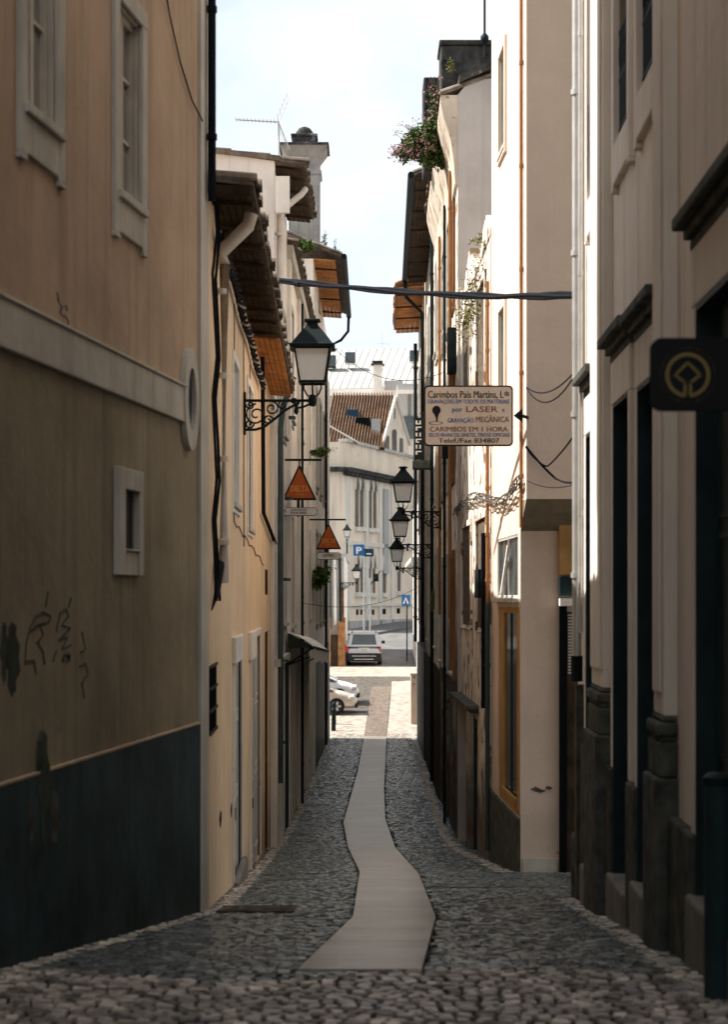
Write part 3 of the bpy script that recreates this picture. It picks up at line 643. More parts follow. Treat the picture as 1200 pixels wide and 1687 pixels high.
# the domed chimney
c = P(501,300,56); hw = .48; mb = MB()
zb, zc_ = 8.8, P(0,238,56).z
mb.sqlathe((c.x,c.y+.5,0),[(hw,zb),(hw,zc_-.95),(hw+.06,zc_-.9),(hw+.06,zc_-.8),(hw,zc_-.75),(hw,zc_-.45),(hw+.22,zc_-.1),(hw+.26,zc_),(.36,zc_+.02),(.34,zc_+.28),(.4,zc_+.3),(.4,zc_+.36),(.3,zc_+.38)])
ch = mb.build('chimney','chimneywall',t,bevel=.02); mb = MB(); mb.sqlathe((c.x,c.y+.5,0),[(hw+.275,zc_-.06),(hw+.285,zc_+.015),(.37,zc_+.035),(.35,zc_+.28),(.41,zc_+.3),(.41,zc_+.37)]); mb.build('chimney_cap','mossdark',ch,bevel=.02); MB().lathe((c.x,c.y+.5,zc_+.37),[(.29,0),(.27,.12),(.18,.24),(.05,.3)],14).build('chimney_dome','mossdark',ch,smooth=True)

# ------------------------------------------------------------------ awning
t = thing('shop_awning', 'white canvas awning with dark side panels over a shopfront on the left wall', 'awning', f3.at(4,-1,0))
ua, ub = f3.ux(470), f3.ud(46)
def aw(u, k): # k 0 wall .. 1 outer edge
    q = (u-ua)/(ub-ua); z0_ = -.70-.34*q; z1_ = -.97-.42*q
    return f3.at(u, z0_+(z1_-z0_)*k+.035*math.sin(k*math.pi)-.02*math.sin(q*math.pi*5)*k, .05+.5*k)
mb = MB(); n = 20; m_ = 5
for i in range(n):
    for j in range(m_):
        u0, u1, k0, k1 = ua+(ub-ua)*i/n, ua+(ub-ua)*(i+1)/n, j/m_, (j+1)/m_
        q = [aw(u0,k0),aw(u1,k0),aw(u1,k1),aw(u0,k1)]; mb.hexa(q+[p+Vector((0,0,.012)) for p in q])
mb.build('canvas','canvas',t)
mb = MB()
for i in range(n):
    u0, u1 = ua+(ub-ua)*i/n, ua+(ub-ua)*(i+1)/n; q = [aw(u0,1),aw(u1,1)]; mb.quad(q[0],q[1],q[1]+Vector((0,0,-.26-.04*(i%2))),q[0]+Vector((0,0,-.26-.04*((i+1)%2))))
mb.build('valance','canvas',t)
for u in (ua-.02,ub+.01):
    c_ = [aw(u,0),aw(u,1),aw(u,0)+Vector((0,0,-.3))]; mb = MB(); mb.add(c_+[p+Vector((0,.012,0)) for p in c_], [(0,1,2),(3,5,4),(0,3,4,1),(1,4,5,2),(2,5,3,0)]); mb.build('side_panel','canvasdark',t)
mb = MB(); mb.tube([aw(ua,1),aw(ub,1)],.022); 
for u in (ua,ub): mb.tube([aw(u,0)+Vector((0,0,-.6)),aw(u,1)],.018)
mb.tube([aw(ua,0)+Vector((.02,0,-.6)),aw(ub,0)+Vector((.02,0,-.5))],.02); mb.build('frame','iron',t)

# ------------------------------------------------------------------ lanterns
def lantern(label, group):
    t = thing('wall_lantern', label, 'street lamp', (0,0,0), group)
    MB().box((0,-.035,-.4),(.03,.035,.1)).build('wall_plate','iron',t,bevel=.006)
    mb = MB(); mb.tube([(.02,0,0),(.8,0,0)],.017,8); mb.tube([(.02,0,-.34),(.14,0,-.34),(.24,0,-.31),(.36,0,-.22),(.48,0,-.12),(.58,0,-.06),(.66,0,-.02)],.016,7)
    def spiral(cx,cz,r0,turns,a0,sg=1,th=.011):
        mb.tube([(cx+r0*(1-.8*i/26)*math.cos(a0+sg*turns*6.28*i/26),0,cz+r0*(1-.8*i/26)*math.sin(a0+sg*turns*6.28*i/26)) for i in range(27)],th,5)
    spiral(.15,-.165,.13,1.6,1.57); spiral(.33,-.09,.085,1.4,1.57,-1); spiral(.46,-.055,.055,1.3,1.57); spiral(.08,-.05,.05,1.3,3.0); spiral(.07,-.27,.055,1.3,0,-1); spiral(.29,-.23,.06,1.3,0)
    mb.tube([(.62,0,-.09),(.7,0,-.075),(.78,0,-.04)],.014,6); mb.lathe((.62,0,-.17),[(.004,0),(.03,.04),(.02,.1),(.03,.14)],8); mb.tube([(.56,0,0),(.62,0,0)],.032,8)
    mb.build('bracket','iron',t)
    lantern_head(t,(.81,0,0)); return t
def lantern_head(t, o):
    ox,oy,oz = o; h = MB(); h.lathe((ox,oy,oz-.06),[(.01,-.01),(.04,0),(.052,.05),(.05,.09),(.03,.13)],10)
    for sy in (-1,1):
        h.tube([(ox+sy*.03,oy,oz+.04),(ox+sy*.075,oy,oz+.08),(ox+sy*.1,oy,oz+.14),(ox+sy*.1,oy,oz+.2)],.011,6); h.tube([(ox,oy+sy*.03,oz+.04),(ox,oy+sy*.075,oz+.08),(ox,oy+sy*.1,oz+.14),(ox,oy+sy*.1,oz+.2)],.011,6)
    a, b = .145, .205; z0, z1 = oz+.21, oz+.6
    for sx in (-1,1):
        for sy in (-1,1): h.tube([(ox+sx*a,oy+sy*a,z0),(ox+sx*b,oy+sy*b,z1)],.013,6)
    for hh,zz in ((a,z0),(b,z1)):
        q = [(-1,-1),(1,-1),(1,1),(-1,1)]
        for i in range(4): p_, r_ = q[i], q[(i+1)%4]; h.tube([(ox+p_[0]*hh,oy+p_[1]*hh,zz),(ox+r_[0]*hh,oy+r_[1]*hh,zz)],.017,6)
    cg = h.build('lamp_cage','iron',t)
    g = MB(); g.rings([[Vector((ox+sx*hh,oy+sy*hh,zz)) for sx,sy in ((-1,-1),(1,-1),(1,1),(-1,1))] for hh,zz in ((a-.006,z0+.012),(b-.008,z1-.01))]); g.build('lamp_glass','milk',t)
    r = MB(); r.sqlathe((ox,oy,oz),[(.2,.6),(.26,.605),(.265,.635),(.235,.65),(.185,.72),(.125,.8),(.075,.86),(.06,.9),(.062,.915),(.095,.925),(.09,.945),(.03,.96)])
    for sx in (-1,1):
        for sy in (-1,1): r.tube([(ox+sx*.25,oy+sy*.25,oz+.62),(ox+sx*.29,oy+sy*.29,oz+.65)],.014,5,True,.004)
    r.build('lamp_roof','iron',t)
GL = 'black iron wall lanterns along the lane'
lan = lantern('largest black iron wall lantern, on the yellow house under its wooden eave', GL)
uL = f2.ux(401); lan.location = f2.at(uL, f2.z(401,660), 0)+Vector((0,0,ZO)); lan.rotation_euler = (0,0,0)
def rlamp(cx, ybar, d, X, label): dup(lan, (X,d,(HY-ybar)/F*d), math.pi, label, GL, 1.0)

# ------------------------------------------------------------------ RIGHT 1: beige facade with pilasters
f6 = Fac(1.69-.0217*6,-6,1.69+.0217*16.9,16.9,-1)
t = R1 = thing('beige_pilaster_building', 'beige building with pilasters, tall dark doorways and granite bases', 'building', f6.at(f6.ud(12),-2.4,-1))
def fu(d): return f6.ud(d)
def fx(a,b): p,q = f6.ux(a),f6.ux(b); return (min(p,q),max(p,q))
dr1 = (*fx(974,989), -3.2, f6.z(980,712)); dr2 = (*fx(1020,1046), -3.0, f6.z(1034,655)); dr3 = (*fx(1061,1095), -2.9, f6.z(1078,625)); dr4 = (fu(7.6),fu(10.25), -2.8, f6.z(1170,495)); dr5 = (fu(3.6),fu(5.6),-2.6,dr4[3])
up1 = (*fx(975.5,989), f6.z(983,335), 6.8); up2 = (*fx(1021,1044), f6.z(1032,190), 6.8); up3 = (*fx(1060,1088), f6.z(1074,118), 6.8); up4 = (fu(7.9),fu(9.4),4.6,7.5)
up2 = (up2[0],up2[1],f6.z(1032,205),6.8); up3 = (up3[0],up3[1],up2[2],6.8); up1 = (up1[0],up1[1],up2[2],6.8)
wall(MB(), f6, 0, f6.len, -3.9, 13, [dr1,dr2,dr3,dr4,dr5,up1,up2,up3,up4], 7, .32).build('wall','right',t)
for o_ in (dr1,dr2,dr3,dr4,dr5):
    door(t,f6,o_,-.07,'teal',2 if o_[1]-o_[0] < 1.6 else 3,handle=o_[1]-o_[0] < 1.6)
    u0,u1,z0,z1 = o_; mb = MB()
    for q in ((u0,u0+.03,z0,z1),(u1-.03,u1,z0,z1),(u0+.03,u1-.03,z1-.03,z1)): mb.fb(f6,*q,-.08,.045)
    mb.build('door_frame','teal',t)
for o_ in (up1,up2,up3,up4):
    w_ = window(t,f6,o_,-.18,'ochre_low','paleglass',2,3,.06,None); 
    mb = MB(); u0,u1,z0,z1 = o_
    for k in range(13): c_ = u0+(u1-u0)*(k+.5)/13; mb.tube([f6.at(c_,z0+.05,-.005),f6.at(c_,z0+.82,-.005)],.009,5)
    for zz in (.06,.45,.82): mb.tube([f6.at(u0,z0+zz,-.005),f6.at(u1,z0+zz,-.005)],.013,5)
    for k in range(6):
        c_ = u0+(u1-u0)*(k+.5)/6; mb.tube([f6.at(c_+.07*math.cos(a_*.9),z0+.63+.1*math.sin(a_*.9),-.003) for a_ in range(8)],.008,4)
    ra = mb.build('railing','iron',t); MB().fb(f6,u0+.01,u1-.01,z0+.06,z0+.82,-.02,-.012).build('railing_mesh','navy',ra); surround(t,f6,o_,.12,.05,'right',.38,True)
for o_ in (dr2,dr3,dr4,dr5,dr1):
    u0,u1,z0,z1 = o_; zz = z1+.4; mb = MB()
    mb.fb(f6,u0-.16,u1+.16,zz,zz+.06,-.01,.09); mb.fb(f6,u0-.2,u1+.2,zz+.06,zz+.13,-.01,.15); mb.fb(f6,u0-.16,u1+.16,zz-.06,zz,-.01,.05); mb.build('door_cornice','granite',t,bevel=.01)
    mb = MB()
    for q in ((u0-.12,u0,-1.35,z1),(u1,u1+.12,-1.35,z1),(u0-.12,u1+.12,z1,z1+.34)): mb.fb(f6,*q,-.01,.05)
    mb.build('door_surround','right',t,bevel=.012)
for (a,b) in (fx(992,1011),fx(1100,1117),(fu(6.4),fu(7.0)),(fu(2.4),fu(3.1))):
    mb = MB(); mb.fb(f6,a,b,-.74,12.8,-.01,.085); mb.fb(f6,a+.07,b-.07,-.6,12.6,.085,.105); mb.build('pilaster','right',t,bevel=.012)
    mg = MB()
    for (e,zlo,zhi) in ((.012,-.78,-.74),(.045,-.86,-.78),(.02,-.9,-.86),(.035,-1.12,-.9)): mg.fb(f6,a-e,b+e,zlo,zhi,-.01,.085+e)
    mg.fb(f6,a-.06,b+.06,-3.9,-1.12,-.01,.15); mg.build('pilaster_base','granite',t,bevel=.02)
edges_ = sorted([(q[0]-.0,q[1]+.0) for q in (dr1,dr2,dr3,dr4,dr5)]); cur = 0
for a,b in edges_+[(f6.len,f6.len)]:
    if a-cur > .05: MB().fb(f6,cur,a,-3.9,-1.35,-.01,.07).build('granite_plinth','granite',t,bevel=.02)
    cur = b
for o_ in (dr1,dr2,dr3,dr4,dr5):
    um = (o_[0]+o_[1])/2; zt = zg(f6.at(um,0).y)
    MB().fb(f6,o_[0]-.05,o_[1]+.05,zt-.6,zt+.3,-.3,.1).build('doorstep','step',t,bevel=.025)
MB().fb(f6,-.2,f6.len+.05,13,13.3,-7.1,.3).build('cornice','right',t)
# zinc downpipe on the far corner
pipe(t,[f6.at(f6.len-.12,12.8,.09),f6.at(f6.len-.12,f6.z(951,1075),.09)],.043,'zinc','drainpipe',9,14)
pipe(t,[f6.at(f6.len-.28,12.8,.07),f6.at(f6.len-.28,f6.z(957,1040),.07)],.02,'zinc','drainpipe',6)
pipe(t,[f6.at(f6.len-.12,f6.z(951,1075),.09),f6.at(f6.len-.12,f6.z(951,1115),.09)],.055,'iron','pipe_shoe')
mb = MB(); mb.fb(f6,f6.len-.2,f6.len+.0,-3.9,f6.z(950,1120),-.01,.1); mb.build('corner_stone','granite',t)
MB().fb(f6,f6.len+.02,f6.len+.2,-3.9,-2.2,-.06,.12).build('guard_stone','granite',t,bevel=.05)

# bollard / pipe stub at the right edge
bp = P(1186,1612,9.0); mb = MB()
t = thing('steel_bollard', 'dark blue steel bollard standing against the beige facade at the right edge', 'bollard', (bp.x,bp.y,zg(9)))
MB().lathe((bp.x,bp.y,zg(9)-.1),[(.075,0),(.075,1.12),(.07,1.15)],18).build('post','teal',t,smooth=True); MB().lathe((bp.x,bp.y,zg(9)+1.05),[(.08,0),(.08,.04),(.055,.06)],18).build('cap','iron',t,smooth=True)

# heritage sign
dS_ = 8.0; XW = 1.69+.0217*dS_; x0, x1 = P(1075,0,dS_).x, XW; z0, z1 = P(0,675,dS_).z, P(0,558,dS_).z
t = thing('heritage_sign', 'black rounded sign with a gold ring and diamond emblem, projecting from the beige building', 'sign', ((x0+x1)/2,dS_,z0))
def rrect(x0,x1,z0,z1,r,n=6):
    out = []
    for (cx,cz,a) in ((x1-r,z1-r,0),(x0+r,z1-r,90),(x0+r,z0+r,180),(x1-r,z0+r,270)):
        for i in range(n+1): w = math.radians(a+90*i/n); out.append((cx+r*math.cos(w),cz+r*math.sin(w)))
    return out
MB().prism(rrect(x0,x1-.03,z0,z1,.045), lambda a,b: (a,dS_,b), lambda a,b: (a,dS_+.04,b)).build('panel','signblack',t,bevel=.004)
mb = MB(); mb.box((x1-.035,dS_+.005,z0+.04),(x1+.02,dS_+.035,z1-.04)); mb.build('mount','iron',t)
ec = P(1134,618,dS_); px = dS_/F; yy = dS_-.003
def annulus(mb, r0, r1, a0=0, a1=360, n=48, y=yy):
    pts = [math.radians(a0+(a1-a0)*i/n) for i in range(n+1)]
    for a,b in zip(pts,pts[1:]):
        mb.hexa([(ec.x+r*math.cos(w),y+dy,ec.z+r*math.sin(w)) for dy in (0,.003) for (r,w) in ((r0,a),(r1,a),(r1,b),(r0,b))])
mb = MB(); annulus(mb,31*px,37*px,-82,262)
def bar(mb, a, b, w):
    a = Vector((ec.x+a[0]*px,yy,ec.z-a[1]*px)); b = Vector((ec.x+b[0]*px,yy,ec.z-b[1]*px)); n_ = (b-a).normalized().cross(Vector((0,1,0)))*w*px/2; e = (b-a).normalized()*w*px*.45
    mb.hexa([p+Vector((0,dy,0)) for dy in (0,.003) for p in (a-e-n_,b+e-n_,b+e+n_,a-e+n_)])
for a,b in (((-4.5,12),(-21,0)),((-21,0),(0,-21)),((0,-21),(21,0)),((21,0),(4.5,12)),((-4.5,12),(-4.5,33)),((4.5,12),(4.5,33))): bar(mb,a,b,4.2)
mb.build('emblem','gold',t)
words = 'WORLD HERITAGE  PATRIMOINE MONDIAL  PATRIMONIO MUNDIAL  '
for k,chx in enumerate(words):
    if chx == ' ': continue
    w = math.radians(215-360*k/len(words)); o_ = Vector((ec.x+43*px*math.cos(w),yy,ec.z+43*px*math.sin(w)))
    tx_ = Vector((math.sin(w),0,-math.cos(w))); ty_ = Vector((math.cos(w),0,math.sin(w)))
    text(chx,'ring_letter','dimgold',t,o_,tx_,ty_,-.0045,.0045,0,.0105,0)

# ------------------------------------------------------------------ RIGHT 2: tall pinkish tower block
def x7(d): return 2.638-.0317*d
f7 = Fac(x7(21.8),21.8,x7(25.9),25.9,-1)
t = R2 = thing('pinkish_tower_house', 'tall pinkish rendered house with sunlit street face and ochre ground floor joinery', 'house', f7.at(2,-3.5,-1))
uo = f7.ud(22.4); zA, zB = .80, 1.163
wn1 = (f7.ux(833),f7.ux(824.5),0,0)
def rr(x0,x1,y0,y1): a,b = sorted((f7.ux(x0),f7.ux(x1))); xm=(x0+x1)/2; return (a,b,f7.z(xm,y1),f7.z(xm,y0))
w1 = rr(825,834.5,160-75,248); w2 = rr(825,834.5,510,660); w3 = rr(820,854,884,985); dy_ = rr(822,857,1000,1330)
pn = rr(830,851,1010,1305)
wall(MB(),f7,0,f7.len,zB,9.8,[w1,w2],5,.18).build('wall','tower',t)
mb = MB(); wall(mb,f7,uo,f7.len,-5,zB,[w3,dy_],5,.18)
mb.build('lower_wall','tower_low',t); MB().prism([(uo,zA),(0,zB),(uo,zB)], lambda u,z: f7.at(u,z,0), lambda u,z: f7.at(u,z,-5)).build('corbel','ochre_low',t)
for w_ in (w1,w2): window(t,f7,w_,-.12,'woodframe','glass',1,2,.05,.05); surround(t,f7,w_,.1,.035,'tower',.12,False)
window(t,f7,w3,-.06,'greydoor','glass',2,1,.035,.08)
c0 = f7.ux(828), f7.z(830,980); c1 = f7.ux(840), f7.z(840,898); mb = MB(); mb.hexa([f7.at(c0[0]-.06,c0[1],.0),f7.at(c0[0]+.03,c0[1],.0),f7.at(c0[0]+.03,c0[1],.03),f7.at(c0[0]-.06,c0[1],.03),f7.at(c1[0]-.06,c1[1],.0),f7.at(c1[0]+.03,c1[1],.0),f7.at(c1[0]+.03,c1[1],.03),f7.at(c1[0]-.06,c1[1],.03)]); mb.build('open_sash','white',t)
mb = MB(); u0,u1,z0,z1 = dy_; a,b,c,e = pn
for q in ((u0,a,z0,z1),(b,u1,z0,z1),(a,b,z0,c),(a,b,e,z1)): mb.fb(f7,*q,-.06,-.006)
mb.fb(f7,a-.02,b+.02,c-.07,c,-.06,.02)
dd = mb.build('ochre_door','ochre_door',t,bevel=.006); MB().fb(f7,a,b,c,e,-.06,-.03).build('pane','glass',dd); 
MB().fb(f7,(a+b)/2-.012,(a+b)/2+.012,c,e,-.03,-.015).build('glazing_bar','teal',dd)
MB().fb(f7,uo+.02,f7.len,-5,dy_[2],0,.04).build('plinth','granite',t,bevel=.01)
pipe(t,[f7.at(.28,9.6,.03),f7.at(.28,f7.z(861,870),.03)],.022,'orangepipe','drainpipe',7); pipe(t,[f7.at(f7.len-.12,f7.z(808,470),.07),f7.at(f7.len-.12,-.1,.07)],.026,'orangepipe','drainpipe',7)
pipe(t,[f7.at(f7.len-.12,-.1,.07),f7.at(f7.len-.12,-3.6,.07)],.035,'greenpipe','drainpipe',2)
# things on the shaded end wall
ye = 22.4
MB().box(P(920,948,22.38),P(950,860,22.3)).build('yellow_meter_box','ochre_door',t,bevel=.02); MB().box(P(921,982,22.38),P(950,949,22.28)).build('black_meter_box','teal',t,bevel=.01)
MB().box(P(921,998,22.38),P(952,986,22.2)).build('door_lintel','white',t); mb = MB(); mb.box(P(922,1441,22.38),P(935,999,22.32)); mb.build('side_door','black',t)
mb = MB()
for k in range(20):
    y_ = 1012+k*5; mb.box(P(936,y_+3,22.38),P(952,y_,22.34))
mb.build('louvre_grille','woodframe',t); MB().box(P(934,1441,22.385),P(953,1008,22.36)).build('louvre_door','darkwood',t)
MB().box(P(862,1440,22.392),P(919,1414,22.37)).build('worn_base_band','trim',t)
mb = MB(); rs = random.Random(3)
for (x,y,s_) in ((884,1300,7),(893,1303,6),(905,1298,5),(886,1180,1.2)):
    c_ = P(x,y,22.4); k_ = s_/F*22.4
    mb.prism([(c_.x+k_*math.cos(i*.6)*rs.uniform(.6,1.3),c_.z+k_*.6*math.sin(i*.6)*rs.uniform(.5,1.3)) for i in range(10)], lambda a,b: (a,22.397,b), lambda a,b: (a,22.41,b))
mb.build('peeled_paint','granite',t)
mb = MB(); mb.tube(arc(P(868,638,21.76),P(945,615,17.3),.12),.008,5); mb.tube(arc(P(868,640,21.76),P(945,622,17.3),.2),.008,5); mb.tube(arc(P(867,735,21.76),P(918,790,21.7),.02),.014,5); mb.tube(arc(P(867,737,21.76),P(900,768,21.7),.03)+arc(P(903,768,21.7),P(946,718,17.3),.02),.01,5); mb.tube(arc(P(915,787,21.7),P(946,795,17.3),.02),.012,5); mb.tube(arc(P(870,792,21.75),P(945,799,17.3),.05),.005,5)
o_ = mb.build('tower_wall_wires','cable',None,'loose black wires looped across the shaded end of the pinkish house','wires')
mb = MB()
for ph in range(8):
    pts = []
    for i in range(41):
        x = 866-(866-757)*i/40; y = 790+14*math.sin(i*.16)+70*(i/40)**.7*.75; fc = f7 if x > 812 else None
        d_ = f7.dep(max(x,812)) if x > 812 else 6674/(x-551)
        p = P(x,y,d_); p.x -= .08; pts.append(p+Vector((.03*math.sin(i*.9+ph*1.3),0,.05*math.cos(i*(.22+.05*ph)+ph*1.7)+.014*math.sin(i*.9+ph))))
    mb.tube(pts,.008,5)
mb.build('cable_bundle','dirtycable',None,'tangled grey cable bundle strung along the sunlit house fronts on the right','cables')

# ------------------------------------------------------------------ RIGHT 3: weathered low house
f8 = Fac(2.225-.0164*25.9,25.9,2.225-.0164*32,32,-1)
def r8(x0,x1,y0,y1): a,b = sorted((f8.ux(x0),f8.ux(x1))); xm=(x0+x1)/2; return (a,b,f8.z(xm,y1),f8.z(xm,y0))
t = R3 = thing('weathered_lime_house', 'weathered limewashed house with bricked up windows and weeds along its broken top', 'house', f8.at(3,-4,-1))
b1, b2 = r8(764,777,520,690), r8(787,801,500,690); b3, b4 = r8(763,778,868,1030), r8(787,803,862,1030); g1, g2 = r8(757,768,1165,1400), r8(772,787,1165,1400); zt8 = 5.15
g1 = (*g1[:2],-4.6,g1[3]); g2 = (*g2[:2],-4.6,g1[3])
b2=(b2[0],b2[1],b1[2],b1[3]); b4=(b4[0],b4[1],b3[2],b3[3])
wall(MB(),f8,0,f8.len,-5.5,zt8,[b1,b2,b3,b4,g1,g2],5,.14).build('wall','weather',t)
for b_ in (b1,b2,b3,b4): MB().fb(f8,*b_,-.1,-.012).build('bricked_window','render',t); surround(t,f8,b_,.1,.03,'weather',.06,False)
for g_ in (g1,g2): door(t,f8,g_,-.1,'teal',1,panels=3)
mb = MB(); c_ = g1[3]+.12; mb.fb(f8,g2[0]-.3,f8.len-.05,c_,c_+.06,0,.12); mb.fb(f8,g2[0]-.35,f8.len,c_+.06,c_+.12,0,.2); mb.build('door_cornice','granite',t)
rs = random.Random(8); top = []
for k in range(60): u = f8.len*k/59; top.append((u, zt8+.12+.22*math.sin(k*.21)+rs.uniform(-.05,.07)+.12*(k > 35)))
mb = MB(); mb.prism([(f8.len,zt8-.02),(0,zt8-.02)]+top, lambda u,z: f8.at(u,z,.012), lambda u,z: f8.at(u,z,-.4)); mb.build('broken_parapet','weather',t)
mb = MB(); mb.fb(f8,.06,.16,-1.6,.9,0,.12); mb.build('cable_box','cable',t)
MB().fb(f8,f8.ux(806),f8.ux(800),f8.z(803,985),f8.z(803,938),0,.16).build('junction_box','iron',t,bevel=.01)

# ------------------------------------------------------------------ RIGHT 4: grey gable house with cornice
f9 = Fac(1.65,32,1.75,42,-1); t = R4 = thing('grey_gable_house', 'tall house with grey blank side wall, curved cornice and black lichened chimney', 'house', f9.at(5,-4.5,-1))
z9 = 8.7
ops = [(a,a+1.05,z,z+2.1) for a in (1.2,4.4,7.6) for z in (-1.4,2.2,5.4)]+[(.9,2.1,-5,-1.9),(4.2,5.4,-5.1,-1.9),(7.5,8.7,-5.2,-1.9)]
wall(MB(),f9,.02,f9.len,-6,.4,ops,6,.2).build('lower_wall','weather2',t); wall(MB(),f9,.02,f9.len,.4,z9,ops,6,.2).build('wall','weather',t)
MB().quad(f9.at(0,4,0.01),f9.at(0,4,-6.01),f9.at(0,z9+1.2,-6.01),f9.at(0,z9+.4,.01)).build('blank_side_wall','greywall',t) if False else None
mb = MB(); mb.prism([(0.0,-6),(-6,-6),(-6,z9+1.9),(-1.2,z9+.45),(-.2,z9+.35),(0,z9+.1)], lambda o,z: f9.at(-.03,z,o), lambda o,z: f9.at(.02,z,o)); mb.build('blank_side_wall','greywall',t)
for o_ in ops[:9]: window(t,f9,o_,-.12,'darkwood','glass',2,3,.06,.1); surround(t,f9,o_,.14,.05,'orangepipe' if o_[0] < 2 else 'trim',.15,False)
for o_ in ops[9:]: door(t,f9,o_,-.06,'darkwood',2)
prof = [(0,z9-1.5),(.05,z9-1.45),(.07,z9-1.1),(.12,z9-.7),(.24,z9-.3),(.3,z9-.05),(.3,z9+.1),(0,z9+.1)]
mb = MB(); mb.prism(prof, lambda o,z: f9.at(-.02,z,o), lambda o,z: f9.at(f9.len,z,o)); mb.build('curved_cornice','weather2',t)
tiles(t,f9,-.05,f9.len,.33,z9+.13,math.radians(20),3.2,'oldtile')
mb = MB(); c_ = P(766,100,36); zt_ = P(0,66,36).z
mb.box((P(727,0,36).x,36,z9),(P(815,0,36).x,37,zt_-.1)); mb.box((P(724,0,36).x,35.95,zt_-.1),(P(818,0,36).x,37.05,zt_)); mb.box((P(699,0,37).x,37.2,z9),(P(728,0,37).x,38.2,P(0,122,37).z)); mb.build('chimney','mossdark',t,bevel=.03)
mb = MB(); q0, q1 = P(757,122,31.9), P(812,98,31.9); mb.hexa([q0+Vector((0,0,-.14)),q1+Vector((0,0,-.14)),q1+Vector((0,.6,-.14)),q0+Vector((0,.6,-.14)),q0,q1,q1+Vector((0,.6,0)),q0+Vector((0,.6,0))]); mb.build('verge_flashing','mossdark',t)
pipe(t,[f9.at(1.0,z9-1,.1),f9.at(1.0,-.4,.1)],.032,'orangepipe','drainpipe',6); pipe(t,[f9.at(3.9,z9-1,.1),f9.at(3.9,-4.5,.1)],.03,'iron','drainpipe',6); pipe(t,[f9.at(7.0,z9-1,.1),f9.at(7.0,-.4,.1)],.032,'orangepipe','drainpipe',6)
for (u,z,s_) in ((.5,4.0,.5),(1.3,2.9,.35),(3.4,2.7,.4)): MB().fb(f9,u,u+.4,z,z+s_*1.6,0,.16).build('wall_box','iron',t,bevel=.01)

f10 = Fac(1.75,42,1.75+.0112*14,56,-1); t = R5 = thing('narrow_shaded_house', 'narrow house with a dark projecting gutter and black downpipe on the right', 'house', f10.at(6,-4.8,-1)); z10_ = 9.7
ops = [(a,a+1.1,z,z+2.2) for a in (1.2,5,9.4) for z in (-1.2,2.2,5.8)]+[(1.2,2.4,-5.1,-1.9),(5,6.2,-5.2,-1.9)]
wall(MB(),f10,0,f10.len,-6,z10_,ops,6,.2).build('wall','weather',t)
for o_ in ops[:9]: window(t,f10,o_,-.12,'darkwood','glass',2,3,.06,.1); surround(t,f10,o_,.15,.05,'trim',.2,False)
for o_ in ops[9:]: door(t,f10,o_,-.12,'teal',2)
soffit(t,f10,0,f10.len,.55,z10_-.05,'darkwood',.05,6); tiles(t,f10,0,f10.len,.62,z10_+.05,math.radians(22),3,'oldtile')
pipe(t,[f10.at(0,z10_+.02,.66),f10.at(f10.len,z10_-.05,.66)],.08,'iron','gutter'); pipe(t,[f10.at(f10.len-.6,z10_,.66),f10.at(f10.len-.6,z10_-.6,.62),f10.at(f10.len-.6,z10_-1.1,.12),f10.at(f10.len-.6,-1.4,.12)],.06,'iron','drainpipe')
pipe(t,[f10.at(3.2,z10_-.3,.1),f10.at(3.2,-4.6,.1)],.045,'iron','drainpipe',5)
MB().fb(f10,0,f10.len,-6,-1.7,0,.03).build('shopfront','darkwood',t)

f11 = Fac(1.907,56,2.04,68,-1); t = R6 = thing('end_house', 'last house on the right with an orange boarded eave and a dark teal ground floor', 'house', f11.at(6,-5.2,-1)); z11 = 9.9
ops = [(a,a+1.1,z,z+2.2) for a in (1.5,5,8.8) for z in (-.8,2.4,5.8)]
wall(MB(),f11,0,f11.len,-6.5,z11,ops,6,.2).build('wall','weather2',t)
for o_ in ops: window(t,f11,o_,-.12,'darkwood','glass',2,3,.06,.1); surround(t,f11,o_,.15,.05,'trim',.2,False)
soffit(t,f11,2,f11.len,.85,z11-.05,'wood',.05,4); tiles(t,f11,2,f11.len,.95,z11+.05,math.radians(22),3,'tile')
MB().fb(f11,0,f11.len,-6.5,-1.7,0,.06).build('teal_ground_floor','teal',t)
pipe(t,[f11.at(f11.len-.2,z11-.5,.12),f11.at(f11.len-.2,-1.7,.12)],.07,'iron','drainpipe',6)

# balcony box / vertical sign on the right
sp = f10.at(f10.ud(47),0,0); d_ = 47
t = thing('vertical_sign', 'narrow black vertical shop sign with pale letters hanging beside the lanterns on the right', 'sign', (sp.x,d_,P(0,760,d_).z))
xa, xb = P(684,0,d_).x, P(699,0,d_).x
MB().box((xa,d_,P(0,757,d_).z),(xb,d_+.12,P(0,688,d_).z)).build('panel','signblack',t,bevel=.01)
mb = MB(); mb.box((xa-.05,d_-.02,P(0,772,d_).z),(xb+.2,d_+.5,P(0,758,d_).z)); mb.build('ledge','granite',t,bevel=.02)
mb = MB(); rs = random.Random(2)
for k in range(6):
    z = P(0,696+k*10,d_).z; w_ = .075
    cx_ = P(690,0,d_).x
    mb.box((cx_-w_,d_-.006,z-.05),(cx_-w_*.4,d_-.001,z+.05)); 
    if k%2: mb.box((cx_-w_*.4,d_-.006,z+.02),(cx_+w_,d_-.001,z+.05))
    else: mb.box((cx_+w_*.3,d_-.006,z-.05),(cx_+w_*.8,d_-.001,z+.05))
    if k%3 == 0: mb.box((cx_-w_*.4,d_-.006,z-.05),(cx_+w_*.3,d_-.001,z-.025))
mb.build('lettering','white',t)
mb = MB(); mb.tube([(xb-.1,d_+.06,P(0,680,d_).z),(sp.x+.1,d_+.06,P(0,680,d_).z)],.02); mb.tube([(xb-.05,d_+.06,P(0,680,d_).z),(xb-.05,d_+.06,P(0,690,d_).z)],.02); mb.build('bracket','iron',t)

